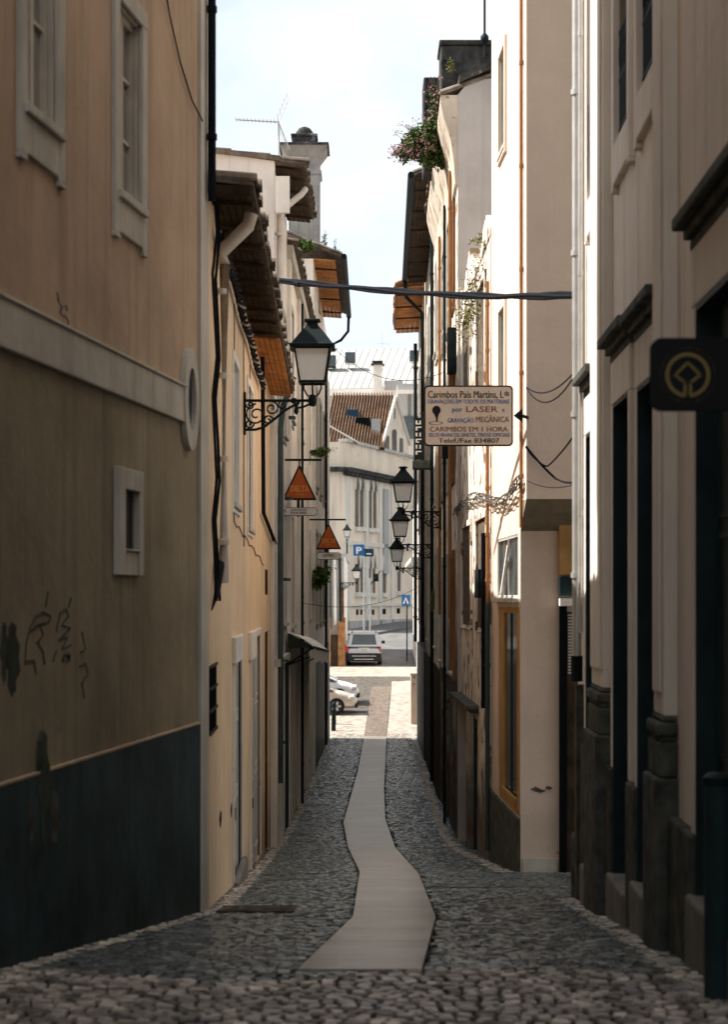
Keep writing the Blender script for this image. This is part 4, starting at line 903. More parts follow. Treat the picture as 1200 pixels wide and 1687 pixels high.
# ------------------------------------------------------------------ right lanterns
def rl(cx, ytop, d, fc, label):
    X = fc.at(fc.ud(d),0).x; bar_z = (HY-ytop)/F*d-.95
    s = (X-(cx-CX)/F*d)/.81
    r = dup(lan,(X,d,bar_z),math.pi,label,GL); 
    if s > 1: r.scale = (1,1,1)
    return r
def rl2(cx, ytop, d, X, label): dup(lan,((cx-CX)/F*d+.81,d,(HY-ytop)/F*d-.95),math.pi,label,GL)
rl2(664.5,769,38.5,0,'black lantern on the right wall, highest of the three hanging in a row')
rl2(659.5,836,46.5,0,'black lantern on the right wall, middle one of three overlapping in a row')
rl2(654.5,886,57,0,'smallest black lantern on the right wall, lowest of the three in a row')

# ------------------------------------------------------------------ engraver's sign
d_ = 21.5; x0,x1 = P(699,0,d_).x, P(846,0,d_).x; z0,z1 = P(0,735,d_).z, P(0,635,d_).z
t = thing('engraver_sign', 'cream enamel engraver sign with blue, red and black lettering and a rubber stamp drawing', 'sign', ((x0+x1)/2,d_,z0))
MB().prism(rrect(x0,x1,z0,z1,.05), lambda a,b: (a,d_,b), lambda a,b: (a,d_+.035,b)).build('border','ink',t)
MB().prism(rrect(x0+.018,x1-.018,z0+.018,z1-.018,.04), lambda a,b: (a,d_-.004,b), lambda a,b: (a,d_+.002,b)).build('panel','signface',t)
U, V = Vector((1,0,0)), Vector((0,0,1)); kx = d_/F
def ln(body, m, px0, px1, py0, py1, bold=.0, nm='lettering'):
    if m == 'ink': text(body,nm,m,t,(0,d_-.0035,0),U,V,P(px0+.45,0,d_).x,P(px1+.45,0,d_).x,P(0,py1,d_).z,P(0,py0,d_).z,.003,0)
    else: text(body,nm,m,t,(0,d_-.0035,0),U,V,P(px0+.3,0,d_).x,P(px1+.3,0,d_).x,P(0,py1,d_).z,P(0,py0,d_).z,.003,0)
    bold = 0; text(body,nm,m,t,(0,d_-.004,0),U,V,P(px0,0,d_).x,P(px1,0,d_).x,P(0,py1,d_).z,P(0,py0,d_).z,.003,bold)
ln('Carimbos Pais Martins, L','ink',705.5,830,644,657.5,.004); ln('da','ink',831.5,839,643.5,652,.004)
ln('GRAVAÇÕES EM TODOS OS MATERIAIS','blue',705.5,839,656.5,666.5,.002)
ln('por','blue',745.5,762,673,681,.004); ln('LASER','brownred',768.5,820.5,669.5,679,.0); ln('e','blue',828,831.5,673.5,679,.004)
ln('GRAVAÇÃO','blue',738,781,687,698,.004); ln('MECÂNICA','brownred',784.5,839,684,695.5,.0)
ln('CARIMBOS EM 1 HORA','brownred',708.5,837,703,711,.0); ln('SELOS BRANCOS, SINETES, TINTAS ESPECIAIS','blue',706.5,840,713.5,720.5,-.008); ln('Telef./Fax 834807','ink',723,823,722,729.5,.01)
mb = MB()
mb.prism([(P(719.5+7*math.cos(i*.35),0,d_).x, P(0,676+7.5*math.sin(i*.35),d_).z) for i in range(18)], lambda a,b: (a,d_-.0075,b), lambda a,b: (a,d_-.004,b))
mb.prism([(P(x,0,d_).x,P(0,y,d_).z) for x,y in ((715,680),(724,680),(721.5,690),(722,694.5),(718.5,694.5),(719,690))], lambda a,b: (a,d_-.0073,b), lambda a,b: (a,d_-.004,b))
el = [math.radians(i*15) for i in range(25)]
for a,b in zip(el,el[1:]): mb.hexa([(P(718.5+r*11.5*math.cos(w),0,d_).x,yv,P(0,697+r*3*math.sin(w),d_).z) for yv in (d_-.0075,d_-.004) for (r,w) in ((.85,a),(1,a),(1,b),(.85,b))])
mb.build('stamp_drawing','ink',t)
mb = MB(); mb.prism([(P(x,0,d_).x,P(0,y,d_).z) for x,y in ((847,684.5),(862,672),(862,696))], lambda a,b: (a,d_+.005,b), lambda a,b: (a,d_+.03,b)); mb.tube([P(860,684,d_)+Vector((0,.02,0)),f7.at(.02,P(0,684,d_).z,-.02)],.02); mb.build('bracket','iron',t)

# ------------------------------------------------------------------ triangular cafe signs
def cafe(label, d, cx, yt, yb, hwid, bar, plate, lines, grp):
    k = d/F; t = thing('cafe_sign', label, 'sign', P(cx,plate[1],d), grp)
    T = [(cx,yt),(cx+hwid,yb),(cx-hwid,yb)]
    def tri(sh, r=2):
        gx = cx; gy = (yt+2*yb)/3; out = []
        for (x,y) in T:
            x, y = gx+(x-gx)*sh, gy+(y-gy)*sh
            for a_ in range(5):
                others = [(gx+(p-gx)*sh,gy+(q-gy)*sh) for p,q in T if (p,q) != (T[len(out)//5])]
            i = len(out)//5; prv = T[(i-1)%3]; nxt = T[(i+1)%3]
            for s_,(ox,oy) in ((1,prv),(0,nxt)): pass
            p0 = Vector((prv[0]-T[i][0],prv[1]-T[i][1])).normalized()*r; p1 = Vector((nxt[0]-T[i][0],nxt[1]-T[i][1])).normalized()*r
            for q_ in range(5):
                w = q_/4; out.append((x+p0.x*(1-w)**2+p1.x*w**2, y+p0.y*(1-w)**2+p1.y*w**2))
        return [(P(x,y,d).x,P(x,y,d).z) for x,y in out]
    MB().prism(tri(1), lambda a,b: (a,d,b), lambda a,b: (a,d+.05,b)).build('border','ink',t); MB().prism(tri(.83), lambda a,b: (a,d-.006,b), lambda a,b: (a,d+.002,b)).build('panel','orange',t)
    hh = yb-yt
    text('DELTA','lettering','letter_orange',t,(0,d-.006,0),U,V,P(cx-hwid*.52,0,d).x,P(cx+hwid*.58,0,d).x,P(0,yb-hh*.235,d).z,P(0,yb-hh*.4,d).z,.003,.03)
    text('CAFÉS','lettering','letter_orange',t,(0,d-.006,0),U,V,P(cx-hwid*.22,0,d).x,P(cx+hwid*.24,0,d).x,P(0,yb-hh*.13,d).z,P(0,yb-hh*.19,d).z,.003,.0)
    mb = MB(); xw = lx(d); mb.tube([(xw-.05,d+.02,P(0,bar[2],d).z),P(bar[1],bar[2],d)+Vector((0,.02,0))],.022,8); mb.tube([P(cx,bar[2],d)+Vector((0,.02,0)),P(cx,yt+3,d)+Vector((0,.02,0))],.014)
    mb.tube([P(cx-2,yb-1,d)+Vector((0,.03,0)),P(cx-2,plate[1]+1,d)+Vector((0,.03,0))],.03); mb.build('hanger','iron',t)
    a,b = P(plate[0],plate[2],d), P(plate[3],plate[1],d)
    MB().prism(rrect(a.x,b.x,b.z,a.z,(a.z-b.z)*.4), lambda p,q: (p,d-.02,q), lambda p,q: (p,d+.02,q)).build('plate_rim','ink',t); MB().prism(rrect(a.x+.012,b.x-.012,b.z+.012,a.z-.012,(a.z-b.z)*.34), lambda p,q: (p,d-.025,q), lambda p,q: (p,d-.015,q)).build('name_plate','pale',t)
    n = len(lines); H = (a.z-b.z)
    for i,s_ in enumerate(lines):
        zt = a.z-H*.16-i*H*.68/n; text(s_,'plate_lettering','ink',t,(0,d-.025,0),U,V,a.x+(b.x-a.x)*.24,a.x+(b.x-a.x)*.7,zt-H*.68/n*.75,zt,.003,.02)
    return t
cafe('larger orange triangular cafe sign with a name plate below, over the white awning', 34.5, 493.5,764,824,28.5,(465,530,757.5),(465,850,836,523),['CANTINHO','DOS REIS'],'orange triangular cafe signs')
cafe('smaller orange triangular cafe sign farther down the lane, left of the parking sign', 47, 541.5,861,905,21,(520,570,856),(522,922,910,562),['CANTINHO'],'orange triangular cafe signs')

# ------------------------------------------------------------------ overhead cables
mb = MB(); a, b = f2.at(f2.ux(438),0,.42), P(945,484,17.4)
A = Vector((a.x,a.y,P(0,458,a.y).z)); A = P(432,459,26)
for k,(o_,r_) in enumerate(((0,.03),(.04,.02),(-.04,.02))):
    pts = [P(432+(948-432)*i/20, 459+o_*60+ (30 if True else 0)*math.sin(min(1,i/20*1.15)*math.pi/2)-3*max(0,(i-14)/6)**2, 26+(17.3-26)*i/20) for i in range(21)]
    mb.tube([p+Vector((0,0,.012*math.sin(i*1.2+k*2))) for i,p in enumerate(pts)], r_, 6)
mb.tube([P(487+i*3,466+i*.4,25.1-.05*i) for i in range(4)],.05,8)
mb.build('overhead_cable','cable',None,'thick black cable slung across the lane from the wooden eave to the pinkish house','cable')
MB().tube(arc(P(549,572,45),P(735,612,38),.45),.008,4).build('thin_wire','cable',None,'thin sagging wire crossing in front of the white metal roof','wire')
MB().tube(arc(P(462,985,40),P(700,960,60),.45,20),.007,4).build('low_wire','cable',None,'thin low wire crossing the lane in front of the church windows','wire')

# ------------------------------------------------------------------ aerials
def yagi(label, top, bot, d, boom, n, el, tilt=0):
    t = thing('tv_aerial', label, 'aerial', P(bot[0],bot[1],d)); p0, p1 = P(*bot,d), P(*top,d)
    MB().tube([p0,p1],.018,6).build('mast','zinc',t)
    mb = MB(); a, b = P(*boom[0],d), P(*boom[1],d); mb.tube([a,b],.014,6)
    for i in range(n):
        c = a.lerp(b,i/(n-1)); mb.tube([c+Vector((0,-el,0)),c+Vector((0,el,0))],.006,4)
    mb.build('boom','zinc',t)
    mb = MB(); c = b
    for k in range(5):
        for s_ in (-1,1):
            mb.tube([c+Vector((.08*k*.5,-.35,s_*(.06+.09*k))),c+Vector((.08*k*.5-.02,.35,s_*(.06+.09*k)))],.005,4)
    for s_ in (-1,1): mb.tube([c,c+Vector((.2,0,s_*.5))],.009,4)
    mb.build('reflector','zinc',t); return t
yagi('tv aerial with a long boom on the roof of the pale gabled house',(459,200),(460,258),33,((389,197),(459,201)),12,.14)
yagi('small tv aerial on the chimney above the white metal roof',(630,545),(630,600),158,((622,566),(640,566)),5,.8)
t = thing('roof_mast', 'thin black mast with an insulator above the lichened chimney', 'mast', P(799,95,35.8)); MB().tube([P(799,95,35.8),P(799,-30,35.8)],.025,6).build('pole','iron',t); MB().lathe(tuple(P(799,65,35.8)),[(.03,-.1),(.08,-.03),(.08,.06),(.03,.12)],10).build('insulator','iron',t,smooth=True)

# ------------------------------------------------------------------ plants
b = f9.at(6,z9-.2,.45); q = lambda x,y,d=34.2: P(x,y,d)
plant('valerian_bush','big flowering bush with pink blossoms growing out of the curved cornice','plant',P(745,262,35),[(q(722,215),(.26,.4,.32),1200),(q(700,235),(.36,.4,.34),1500),(q(715,258),(.28,.4,.22),900),(q(735,232),(.18,.3,.3),500),(q(718,178),(.12,.2,.3),300),(q(680,245),(.25,.3,.2),380),(q(665,255),(.16,.25,.12),140)],.085,'leaf',[(q(668,252),(.34,.3,.2),190),(q(690,258),(.34,.3,.16),120),(q(712,230),(.3,.4,.4),70),(q(695,215),(.28,.3,.25),50)],95)
plant('parapet_weeds','dry yellow weeds with small pink flowers on the broken parapet','plant',P(795,405,27.2),[(P(797,392,27.2),(.1,.15,.08),120),(P(785,398,27.6),(.1,.15,.05),50),(P(803,405,26.6),(.07,.1,.1),90)],.045,'dryleaf',[(P(773,398,28),(.05,.1,.03),14)],8)
plant('parapet_creeper','dark dry creeper hanging down the weathered house under its parapet','plant',f8.at(2,4.9,.05),[(f8.at(1.2+.5*i,4.7-.18*(i%3),.06),(.2,.25,.35),130) for i in range(7)],.05,'dryleaf',None,6)
plant('roof_weed','small yellow green weed by the verge of the grey gable house','plant',P(745,120,33),[(P(744,112,33),(.07,.1,.1),110)],.05,'dryleaf',None,6)
plant('gutter_grass','tuft of green grass on the corner of the cream house roof','plant',P(505,412,50),[(P(503,405,50),(.25,.3,.13),420),(P(494,403,50),(.12,.2,.12),120)],.11,'leaf',None,10)
plant('gutter_sprigs','thin sprigs growing out of the gutter below the domed chimney','plant',P(552,445,56),[(P(553,425,56),(.1,.3,.3),80),(P(556,452,56),(.12,.3,.25),90),(P(535,400,53),(.1,.2,.2),60)],.08,'dryleaf',None,18)
plant('balcony_fern','green pot plant above the larger cafe sign bar','plant',P(522,752,46),[(P(526,746,46),(.22,.2,.09),240)],.1,'leaf',None,8)
plant('hanging_fern','dark green plant in a wall basket beneath the smaller cafe sign','plant',P(520,962,50),[(P(529,950,50),(.22,.25,.25),420),(P(520,962,50),(.14,.2,.12),160)],.13,'leaf',None,10)
plant('wall_plant','leafy plant on the right wall below the smallest lantern','plant',P(716,990,45),[(P(716,985,45),(.07,.2,.16),140),(P(713,1000,45),(.06,.2,.12),80)],.07,'dryleaf',None,6)

# ------------------------------------------------------------------ far end: plaza edge and beyond
f12 = Fac(2.62,84,2.8,104,-1); t = thing('white_corner_house','small sunlit white house beyond the end of the lane on the right','house',f12.at(8,-4.3,-1))
ops = [(a,a+1,z,z+1.8) for a in (2,6,10,14) for z in (-.6,2.4)]
wall(MB(),f12,0,f12.len,-5,5.0,ops,8,.18).build('wall','pale',t)
for o_ in ops: window(t,f12,o_,-.1,'white','glass',2,3,.06,.1)
MB().fb(f12,-.1,f12.len+.1,5.0,5.25,-8,.35).build('cornice','trim',t); MB().fb(f12,0,f12.len,1.6,1.8,0,.45).build('balcony_slab','trim',t); 
MB().fb(f12,0,.6,.1,1.4,-.01,.12).build('orange_blind','planter',t)
f13 = Fac(-.95,94.3,-.95,107,1); t = thing('low_annex','low building with striped blinds and orange pillars beyond the plaza on the left','building',f13.at(5,-3.7,-1))
wall(MB(),f13,.1,f13.len,-4.5,1.9,[],9,.1).build('wall','pale',t)
MB().fb(f13,-.05,f13.len,1.9,2.2,-9,.1).build('roof_slab','greymodern',t)
for k in range(5): 
    xx = -2.1+.26*k; MB().prism([(xx,2.0),(xx+.13,2.0),(xx+.16,-1.9+.2*k),(xx+.03,-1.9+.2*k)], lambda a,b: (a,94.15,b), lambda a,b: (a,94.22,b)).build('striped_blind','white' if k%2 == 0 else 'teal',t)
for (xa,xb) in ((-2.0,-1.72),(-1.35,-.98)): MB().box((xa,93.9,-4.2),(xb,94.25,-1.1 if xa < -1.9 else -1.35)).build('orange_pillar','planter',t,bevel=.03)
MB().box((-1.72,94.0,-4.2),(-1.35,94.2,-2.0)).build('counter','darkwood',t); MB().box((-1.2,94.28,-2),(-.97,94.4,.4)).build('orange_shutter','planter',t)
dup(lan,(-1.2+.0,94.1,(HY-960)/F*94.1),0,'small black lantern at the corner of the low building beyond the plaza',GL)
# post lantern
c_ = P(572,0,110); t = thing('post_lantern','tall post lantern with a small green lamp in front of the church','street lamp',(c_.x,110,zg(110)))
zl = P(0,893,110).z
MB().lathe((c_.x,110,0),[(.09,zg(110)-.1),(.07,zg(110)+1),(.045,zl-.3),(.04,zl)],10).build('post','iron',t,smooth=True); lantern_head(t,(c_.x,110,zl+.1))

# church
FD0 = 125
fc1 = Fac(-1.28,FD0,3.9,140.5,-1); fc1.n = Vector((fc1.t.y,-fc1.t.x,0)).normalized()
t = CH = thing('church_hall','pale church hall with twin pointed windows and a steep gable','church',fc1.at(6,-2.2,-1))
zp = P(0,728,125).z; zcn = P(0,777,125).z
def rc(x0,x1,y0,y1): a,b = sorted((fc1.ux(x0),fc1.ux(x1))); xm=(x0+x1)/2; return (a,b,fc1.z(xm,y1),fc1.z(xm,y0))
wins = [rc(585,592,802,868),rc(593,600,802,868),rc(607,613.5,805,870),rc(615,621,805,870),rc(586,592.5,930,976),rc(594,599.5,930,976),rc(607,612.5,932,977),rc(614,619,932,977),rc(630,637,935,977),rc(655,661,937,974)]
smalls = [rc(587,591.5,1004,1013),rc(594,598,1004,1013),rc(607,611,1004,1013),rc(613,617.5,1004,1013),rc(630,636.5,1003,1012),rc(654,660,1002,1011)]
wall(MB(),fc1,0,40,-4,zp,wins+smalls,14,.1).build('wall','church',t)
for w_ in wins:
    wd = MB().fb(fc1,*w_,-.09,-.05).build('window','churchglass',t)
    um, hw_ = (w_[0]+w_[1])/2, (w_[1]-w_[0])/2+.1
    mb = MB(); pts = [(w_[0]-.0,w_[3]),(um,w_[3]+hw_*1.7),(w_[1],w_[3])]
    mb.prism(pts, lambda u,z: fc1.at(u,z,-.01), lambda u,z: fc1.at(u,z,.02)); mb.build('pointed_head','churchglass',wd)
    mb = MB(); mb.tube([fc1.at(w_[0]-.1,w_[3]-.2,.04),fc1.at(um-hw_*.6,w_[3]+hw_*1.2,.04),fc1.at(um,w_[3]+hw_*2.2,.04),fc1.at(um+hw_*.6,w_[3]+hw_*1.2,.04),fc1.at(w_[1]+.1,w_[3]-.2,.04)],.09,5); mb.build('stone_hood','churchtrim',wd); MB().fb(fc1,w_[0]-.15,w_[1]+.15,w_[2]-.3,w_[2]-.02,0,.2).build('sill','churchtrim',wd)
for w_ in smalls: MB().fb(fc1,*w_,-.09,-.05).build('basement_window','black',t)
mb = MB(); mb.fb(fc1,-.2,40,zcn-.25,zcn,-.1,.3); mb.fb(fc1,-.2,40,zcn,zcn+.3,-.1,.45); mb.build('cornice','mossdark',t)
MB().fb(fc1,-.1,40,zp,zp+.22,-.5,.15).build('parapet_coping','trim',t)
MB().fb(fc1,-.1,40,fc1.z(600,900),fc1.z(600,893),-.01,.12).build('string_course','churchtrim',t)
MB().fb(fc1,-.1,40,fc1.z(600,999),fc1.z(600,994),-.01,.14).build('string_course','churchtrim',t); MB().fb(fc1,-.1,40,-4,fc1.z(600,1022),-.01,.1).build('plinth','greywall',t)
for x_ in (572,603.5,626,646): MB().fb(fc1,fc1.ux(x_)-.35,fc1.ux(x_)+.35,-3.9,zcn-.3,-.01,.1).build('pilaster','churchtrim',t)
# end bay facing the lane
a = P(520,0,125.3).x; mb = MB(); mb.box((a-8,125.05,-4),(-1.3,136,zp)); mb.build('end_bay','greywall' if False else 'church',t); mb = MB(); mb.box((a-8,124.7,zcn),(-1.25,125.1,zcn+.32)); mb.build('end_cornice','mossdark',t)
# gable
gx = lambda x,y,o=0: fc1.at(fc1.ux(x), fc1.z(x,y), o)
gp = [(628,740),(628,728),(650.5,656),(672,730),(672,758)]
mb = MB(); mb.prism(gp, lambda x,y: gx(x,y,.05), lambda x,y: gx(x,y,.05)+Vector((0,1,0))*.8); mb.build('gable','church',t)
for (x0,x1,y0,y1) in ((634,640,718,740),(645,652.5,708,744),(657.5,663,722,746)):
    n=10; pts = [(x0,y1),(x1,y1)]+[((x0+x1)/2+(x1-x0)/2*math.cos(math.pi*i/n), y0+ (x1-x0)/2-(x1-x0)/2*1.2*math.sin(math.pi*i/n)) for i in range(n+1)]
    MB().prism(pts, lambda x,y: gx(x,y,.055), lambda x,y: gx(x,y,.08)).build('gable_window','churchglass',t)
MB().prism([(648.5,672),(650,672),(650,690),(648.5,690)], lambda x,y: gx(x,y,.055), lambda x,y: gx(x,y,.08)).build('gable_slit','churchglass',t)
mb = MB()
for (p0,p1) in (((627,738),(650.5,654)),((650.5,654),(674,733))): mb.tube([gx(*p0,.1),gx(*p1,.1)],.13,5)
mb.build('gable_coping','churchtrim',t)
# tiled roof of the hall
mb = MB(); A0,B0,B1,A1 = P(530,738,128),P(634,742,132),P(648,651,140),P(548,651,140)
n = 21
for i in range(n):
    p,q_ = A0.lerp(B0,(i+.5)/n), A1.lerp(B1,(i+.5)/n); w_ = (B0-A0)/n; rg = []
    for c_ in (p,q_): rg.append([c_+w_*(.3*math.cos(s_))+Vector((0,-.55,.55))*(.4*math.sin(s_)) for s_ in [math.pi*k/5 for k in range(6)]])
    mb.rings(rg,False)
rf = mb.build('tiled_roof','farttile',t); mb = MB()
for i in range(n): mb.quad(A0.lerp(B0,i/n),A0.lerp(B0,(i+1)/n),A1.lerp(B1,(i+1)/n),A1.lerp(B1,i/n))
mb.build('tile_channels','oldtile',rf); rd = lambda x,y: 128+(x-530)/104*4+(738-y)/87*10
def onroof(x0,x1,y0,y1,nm,m,dp=2.2,bev=0):
    d_ = rd((x0+x1)/2,y1)-.25; MB().box(P(x0,y1,d_),P(x1,y0,d_)+Vector((0,dp,0))).build(nm,m,t,bevel=bev)
onroof(571,591,674,692,'roof_unit','signteal',1.6,.05); onroof(574,588,676.5,689,'roof_unit_panel','signblue',.0+.1) if False else None
onroof(586,610,688,707,'dormer','black',2.4); onroof(612,627,690,717,'dormer','greymodern',1.6); onroof(614.5,624,694,712,'dormer_window','glass',.2) if False else None
mb = MB(); mb.hexa([P(538,700,126),P(592,731,126),P(592,731,127),P(538,700,127),P(538,697,126),P(592,728,126),P(592,728,127),P(538,697,127)]); mb.build('roof_hip','churchtrim',t)
# banner on the church
MB().fb(fc1,*rc(631,639,806,945),.02,.12).build('banner','greymodern',None,'long grey vertical banner hung on the church front','banner')
# white metal roof building
t = thing('metal_roof_building','large building with a white standing seam metal roof and skylights behind the church','building',P(610,700,162))
A0,B0,B1,A1 = P(500,645,158),P(760,639,158),P(760,574,176),P(505,581,176)
MB().hexa([A0,B0,B1,A1,A0+Vector((0,0,.2)),B0+Vector((0,0,.2)),B1+Vector((0,0,.2)),A1+Vector((0,0,.2))]).build('metal_roof','metalroof',t)
mb = MB()
for i in range(0,44,2):
    p = A0.lerp(B0,i/44)+Vector((0,0,.22)); q_ = A1.lerp(B1,(i+4.2)/44)+Vector((0,0,.22))
    if i < 40: mb.tube([p,q_],.055,4)
mb.build('roof_seams','greymodern',t)
mb = MB(); a_, b_ = P(500,800,158.5), P(760,646,158.5); mb.box(a_,(b_.x,170,b_.z)); mb.build('wall','greymodern',t)
MB().box(P(500,651,157.6),P(760,642,158.2)).build('eave_board','white',t)
for (x,y) in ((545,605),(577,600),(683,597)):
    c_ = P(x,y,166); MB().box(c_-Vector((.45,.8,.0)),c_+Vector((.5,.8,1.0))).build('skylight','glass',t)
c_ = P(622.5,640,157.3); mb = MB(); mb.box((P(615.5,0,157).x,156.6,P(0,648,157).z),(P(630,0,157).x,157.4,P(0,602,157).z)); ch = mb.build('chimney','pale',t)
mb = MB(); mb.box((P(612,0,157).x,156.4,P(0,602,157).z),(P(633,0,157).x,157.6,P(0,600,157).z)); mb.box((P(614,0,157).x,156.4,P(0,597,157).z),(P(631,0,157).x,157.6,P(0,595.5,157).z)); 
for xx in (616,629): mb.box((P(xx-.8,0,157).x,156.5,P(0,600,157).z),(P(xx+.8,0,157).x,157.5,P(0,597,157).z))
mb.build('chimney_cap','mossdark',ch); MB().box(P(634,642,157.3),P(664,628,157.8)).build('roof_hatch','greymodern',t)
t = thing('grey_modern_building','grey modern building with a dark glazed strip beside the church gable','building',P(680,760,148)); MB().box(P(655,900,150),P(740,641,154)).build('wall','greymodern',t)
MB().box(P(660,723,149.9),P(740,686,149.95)).build('glazed_strip','glass',t); MB().box(P(654,648,149.7),P(740,643,150)).build('roof_edge','white',t)
for xx in (673,676): MB().box(P(xx,686,149.9),P(xx+.8,650,149.95)).build('downpipe','iron',t)

# road signs
d_ = 114
t = thing('parking_sign','blue square parking sign with a white P beside a darker plate on one pole','sign',P(600,1040,d_)); t.location.z = zg(d_)+ZO; ORG[t.name] = Vector((P(600,0,d_).x,d_,zg(d_)))
MB().box(P(582.5,915.5,d_),P(600.5,897,d_+.05)).build('panel','signblue',t); text('P','lettering','white',t,(0,d_,0),U,V,P(587,0,d_).x,P(596.5,0,d_).x,P(0,912.5,d_).z,P(0,901,d_).z,.008,.03)
MB().box(P(600.8,917,d_+.03),P(616,904,d_+.07)).build('side_plate','signteal',t); MB().box(P(604,913.5,d_),P(612,911.5,d_+.02)).build('plate_mark','white',t); MB().tube([(P(600,0,d_).x,d_+.12,zg(d_)),P(600,898,d_)+Vector((0,.12,0))],.05,8).build('post','zinc',t)
d_ = 97; pp = P(671,0,d_)
t = thing('pedestrian_sign','dark blue square pedestrian sign on a thin pole by the white house','sign',(pp.x,d_,zg(d_))); MB().box(P(662,998,d_),P(676.5,980,d_+.04)).build('panel','signblue',t)
MB().prism([(P(x,0,d_).x,P(0,y,d_).z) for x,y in ((669,983.5),(674,994.5),(664,994.5))], lambda a,b: (a,d_-.012,b), lambda a,b: (a,d_-.004,b)).build('pictogram','white',t)
MB().prism([(P(x,0,d_).x,P(0,y,d_).z) for x,y in ((669,986.5),(671,994.5),(667,994.5))], lambda a,b: (a,d_-.02,b), lambda a,b: (a,d_-.013,b)).build('pictogram_figure','signteal',t)
MB().tube([(pp.x,d_+.06,zg(d_)),(pp.x,d_+.06,P(0,981,d_).z)],.035,8).build('post','iron',t)
# second lamp post/ no-entry style arms near the church
d_ = 112; t = thing('thin_lamp_post','thin grey post with a small arm in front of the church windows','lamp post',(P(610,0,d_).x,d_,zg(d_))); MB().tube([(P(610,0,d_).x,d_,zg(d_)),P(610,952,d_)],.05,8).build('post','zinc',t); MB().tube([P(610,965,d_),P(618,952,d_),P(628,940,d_)],.03,6).build('arm','iron',t); MB().box(P(616,958,d_),P(624,945,d_+.1)).build('camera_box','iron',t)

# utility cabinet and planter bollards in the plaza
d_ = 72.5
t = thing('utility_cabinet','beige street cabinet standing at the end of the right wall','cabinet',(P(684,0,d_).x,d_,zg(d_))); xa,xb = P(677,0,d_).x, P(694,0,d_).x
MB().box((xa,d_,zg(d_)-.1),(xb,d_+.5,P(0,1112,d_).z)).build('body','cabinet',t,bevel=.02); MB().box((xa-.02,d_-.03,P(0,1112,d_).z),(xb+.02,d_+.53,P(0,1109,d_).z)).build('lid','cabinet',t,bevel=.01)
MB().box((xa+.03,d_-.012,zg(d_)+.15),(xb-.03,d_-.001,zg(d_)+.85)).build('door_panel','cabinet',t); MB().box((xa+.12,d_-.02,P(0,1117,d_).z),(xa+.17,d_-.001,P(0,1114.5,d_).z)).build('vent','black',t); MB().box((xa+.1,d_-.02,P(0,1128,d_).z),(xa+.14,d_-.001,P(0,1126,d_).z)).build('lock','black',t)
for k,(d_,lb) in enumerate(((70.4,'nearer low black bollard at the corner of the last house on the left'),(72.6,'farther low black bollard beside the parked champagne car'))):
    c_ = Vector((-1.18-.02*k,d_,zg(d_))); t = thing('low_bollard',lb,'bollard',c_,'black bollards on the plaza'); MB().lathe(tuple(c_-Vector((0,0,.05))),[(.09,0),(.085,.3),(.075,.75),(.09,.8),(.09,.86)],12).build('post','iron',t,smooth=True); MB().lathe(tuple(c_+Vector((0,0,.8))),[(.09,0),(.07,.07),(.02,.1)],12).build('knob','iron',t,smooth=True)

# ------------------------------------------------------------------ cars
def car(label, prof, wid, L, paint, loc, rot, cls='hatchback', group='parked cars at the plaza'):
    # prof: list of (y along length 0=rear, belt z, roof z or None, half width factor)
    t = thing('parked_car', label, 'car', (0,0,0), group); hw = wid/2
    st = prof; body = MB(); rings = []
    for (y,zb,zl,f) in st:
        w = hw*f; rings.append([(-w*.9,y,.2),(w*.9,y,.2),(w,y,.35),(w*1.0,y,zl*.72),(w*.965,y,zl),(w*.6,y,zl+.02),(-w*.6,y,zl+.02),(-w*.965,y,zl),(-w,y,zl*.72),(-w,y,.35)])
    body.rings(rings)
    bo = body.build('body',paint,t,smooth=True); sb = bo.modifiers.new('sub','SUBSURF'); sb.levels = 1; sb.render_levels = 2
    return t, hw
def wheel(t, x, y, r, w):
    mb = MB(); sg = 1 if x > 0 else -1; n = 20
    prof = [(r*.62,-w/2),(r*.93,-w/2),(r,-w*.3),(r,w*.3),(r*.93,w/2),(r*.62,w/2)]
    mb.rings([[Vector((x+o,y+q*math.cos(2*math.pi*j/n),r+q*math.sin(2*math.pi*j/n))) for j in range(n)] for q,o in prof])
    wh = mb.build('wheel','tyre',t,smooth=True); mb = MB(); xo = x+sg*w*.42
    mb.rings([[Vector((xo+o*sg,y+q*math.cos(2*math.pi*j/n),r+q*math.sin(2*math.pi*j/n))) for j in range(n)] for q,o in ((r*.62,-.02),(r*.62,.02),(r*.55,.0),(r*.5,-.03))])
    for k in range(5):
        a_ = 2*math.pi*k/5; c_, s_ = math.cos(a_), math.sin(a_)
        mb.hexa([Vector((xo+o*sg,y+rr_*c_-q*s_,r+rr_*s_+q*c_)) for o in (-.01,.025) for rr_,q in ((r*.08,-.05),(r*.56,-.035),(r*.56,.035),(r*.08,.05))])
    mb.build('rim','zinc',wh)
def finish(t, loc, rot): t.location = Vector(loc)+Vector((0,0,ZO)); t.rotation_euler = rot
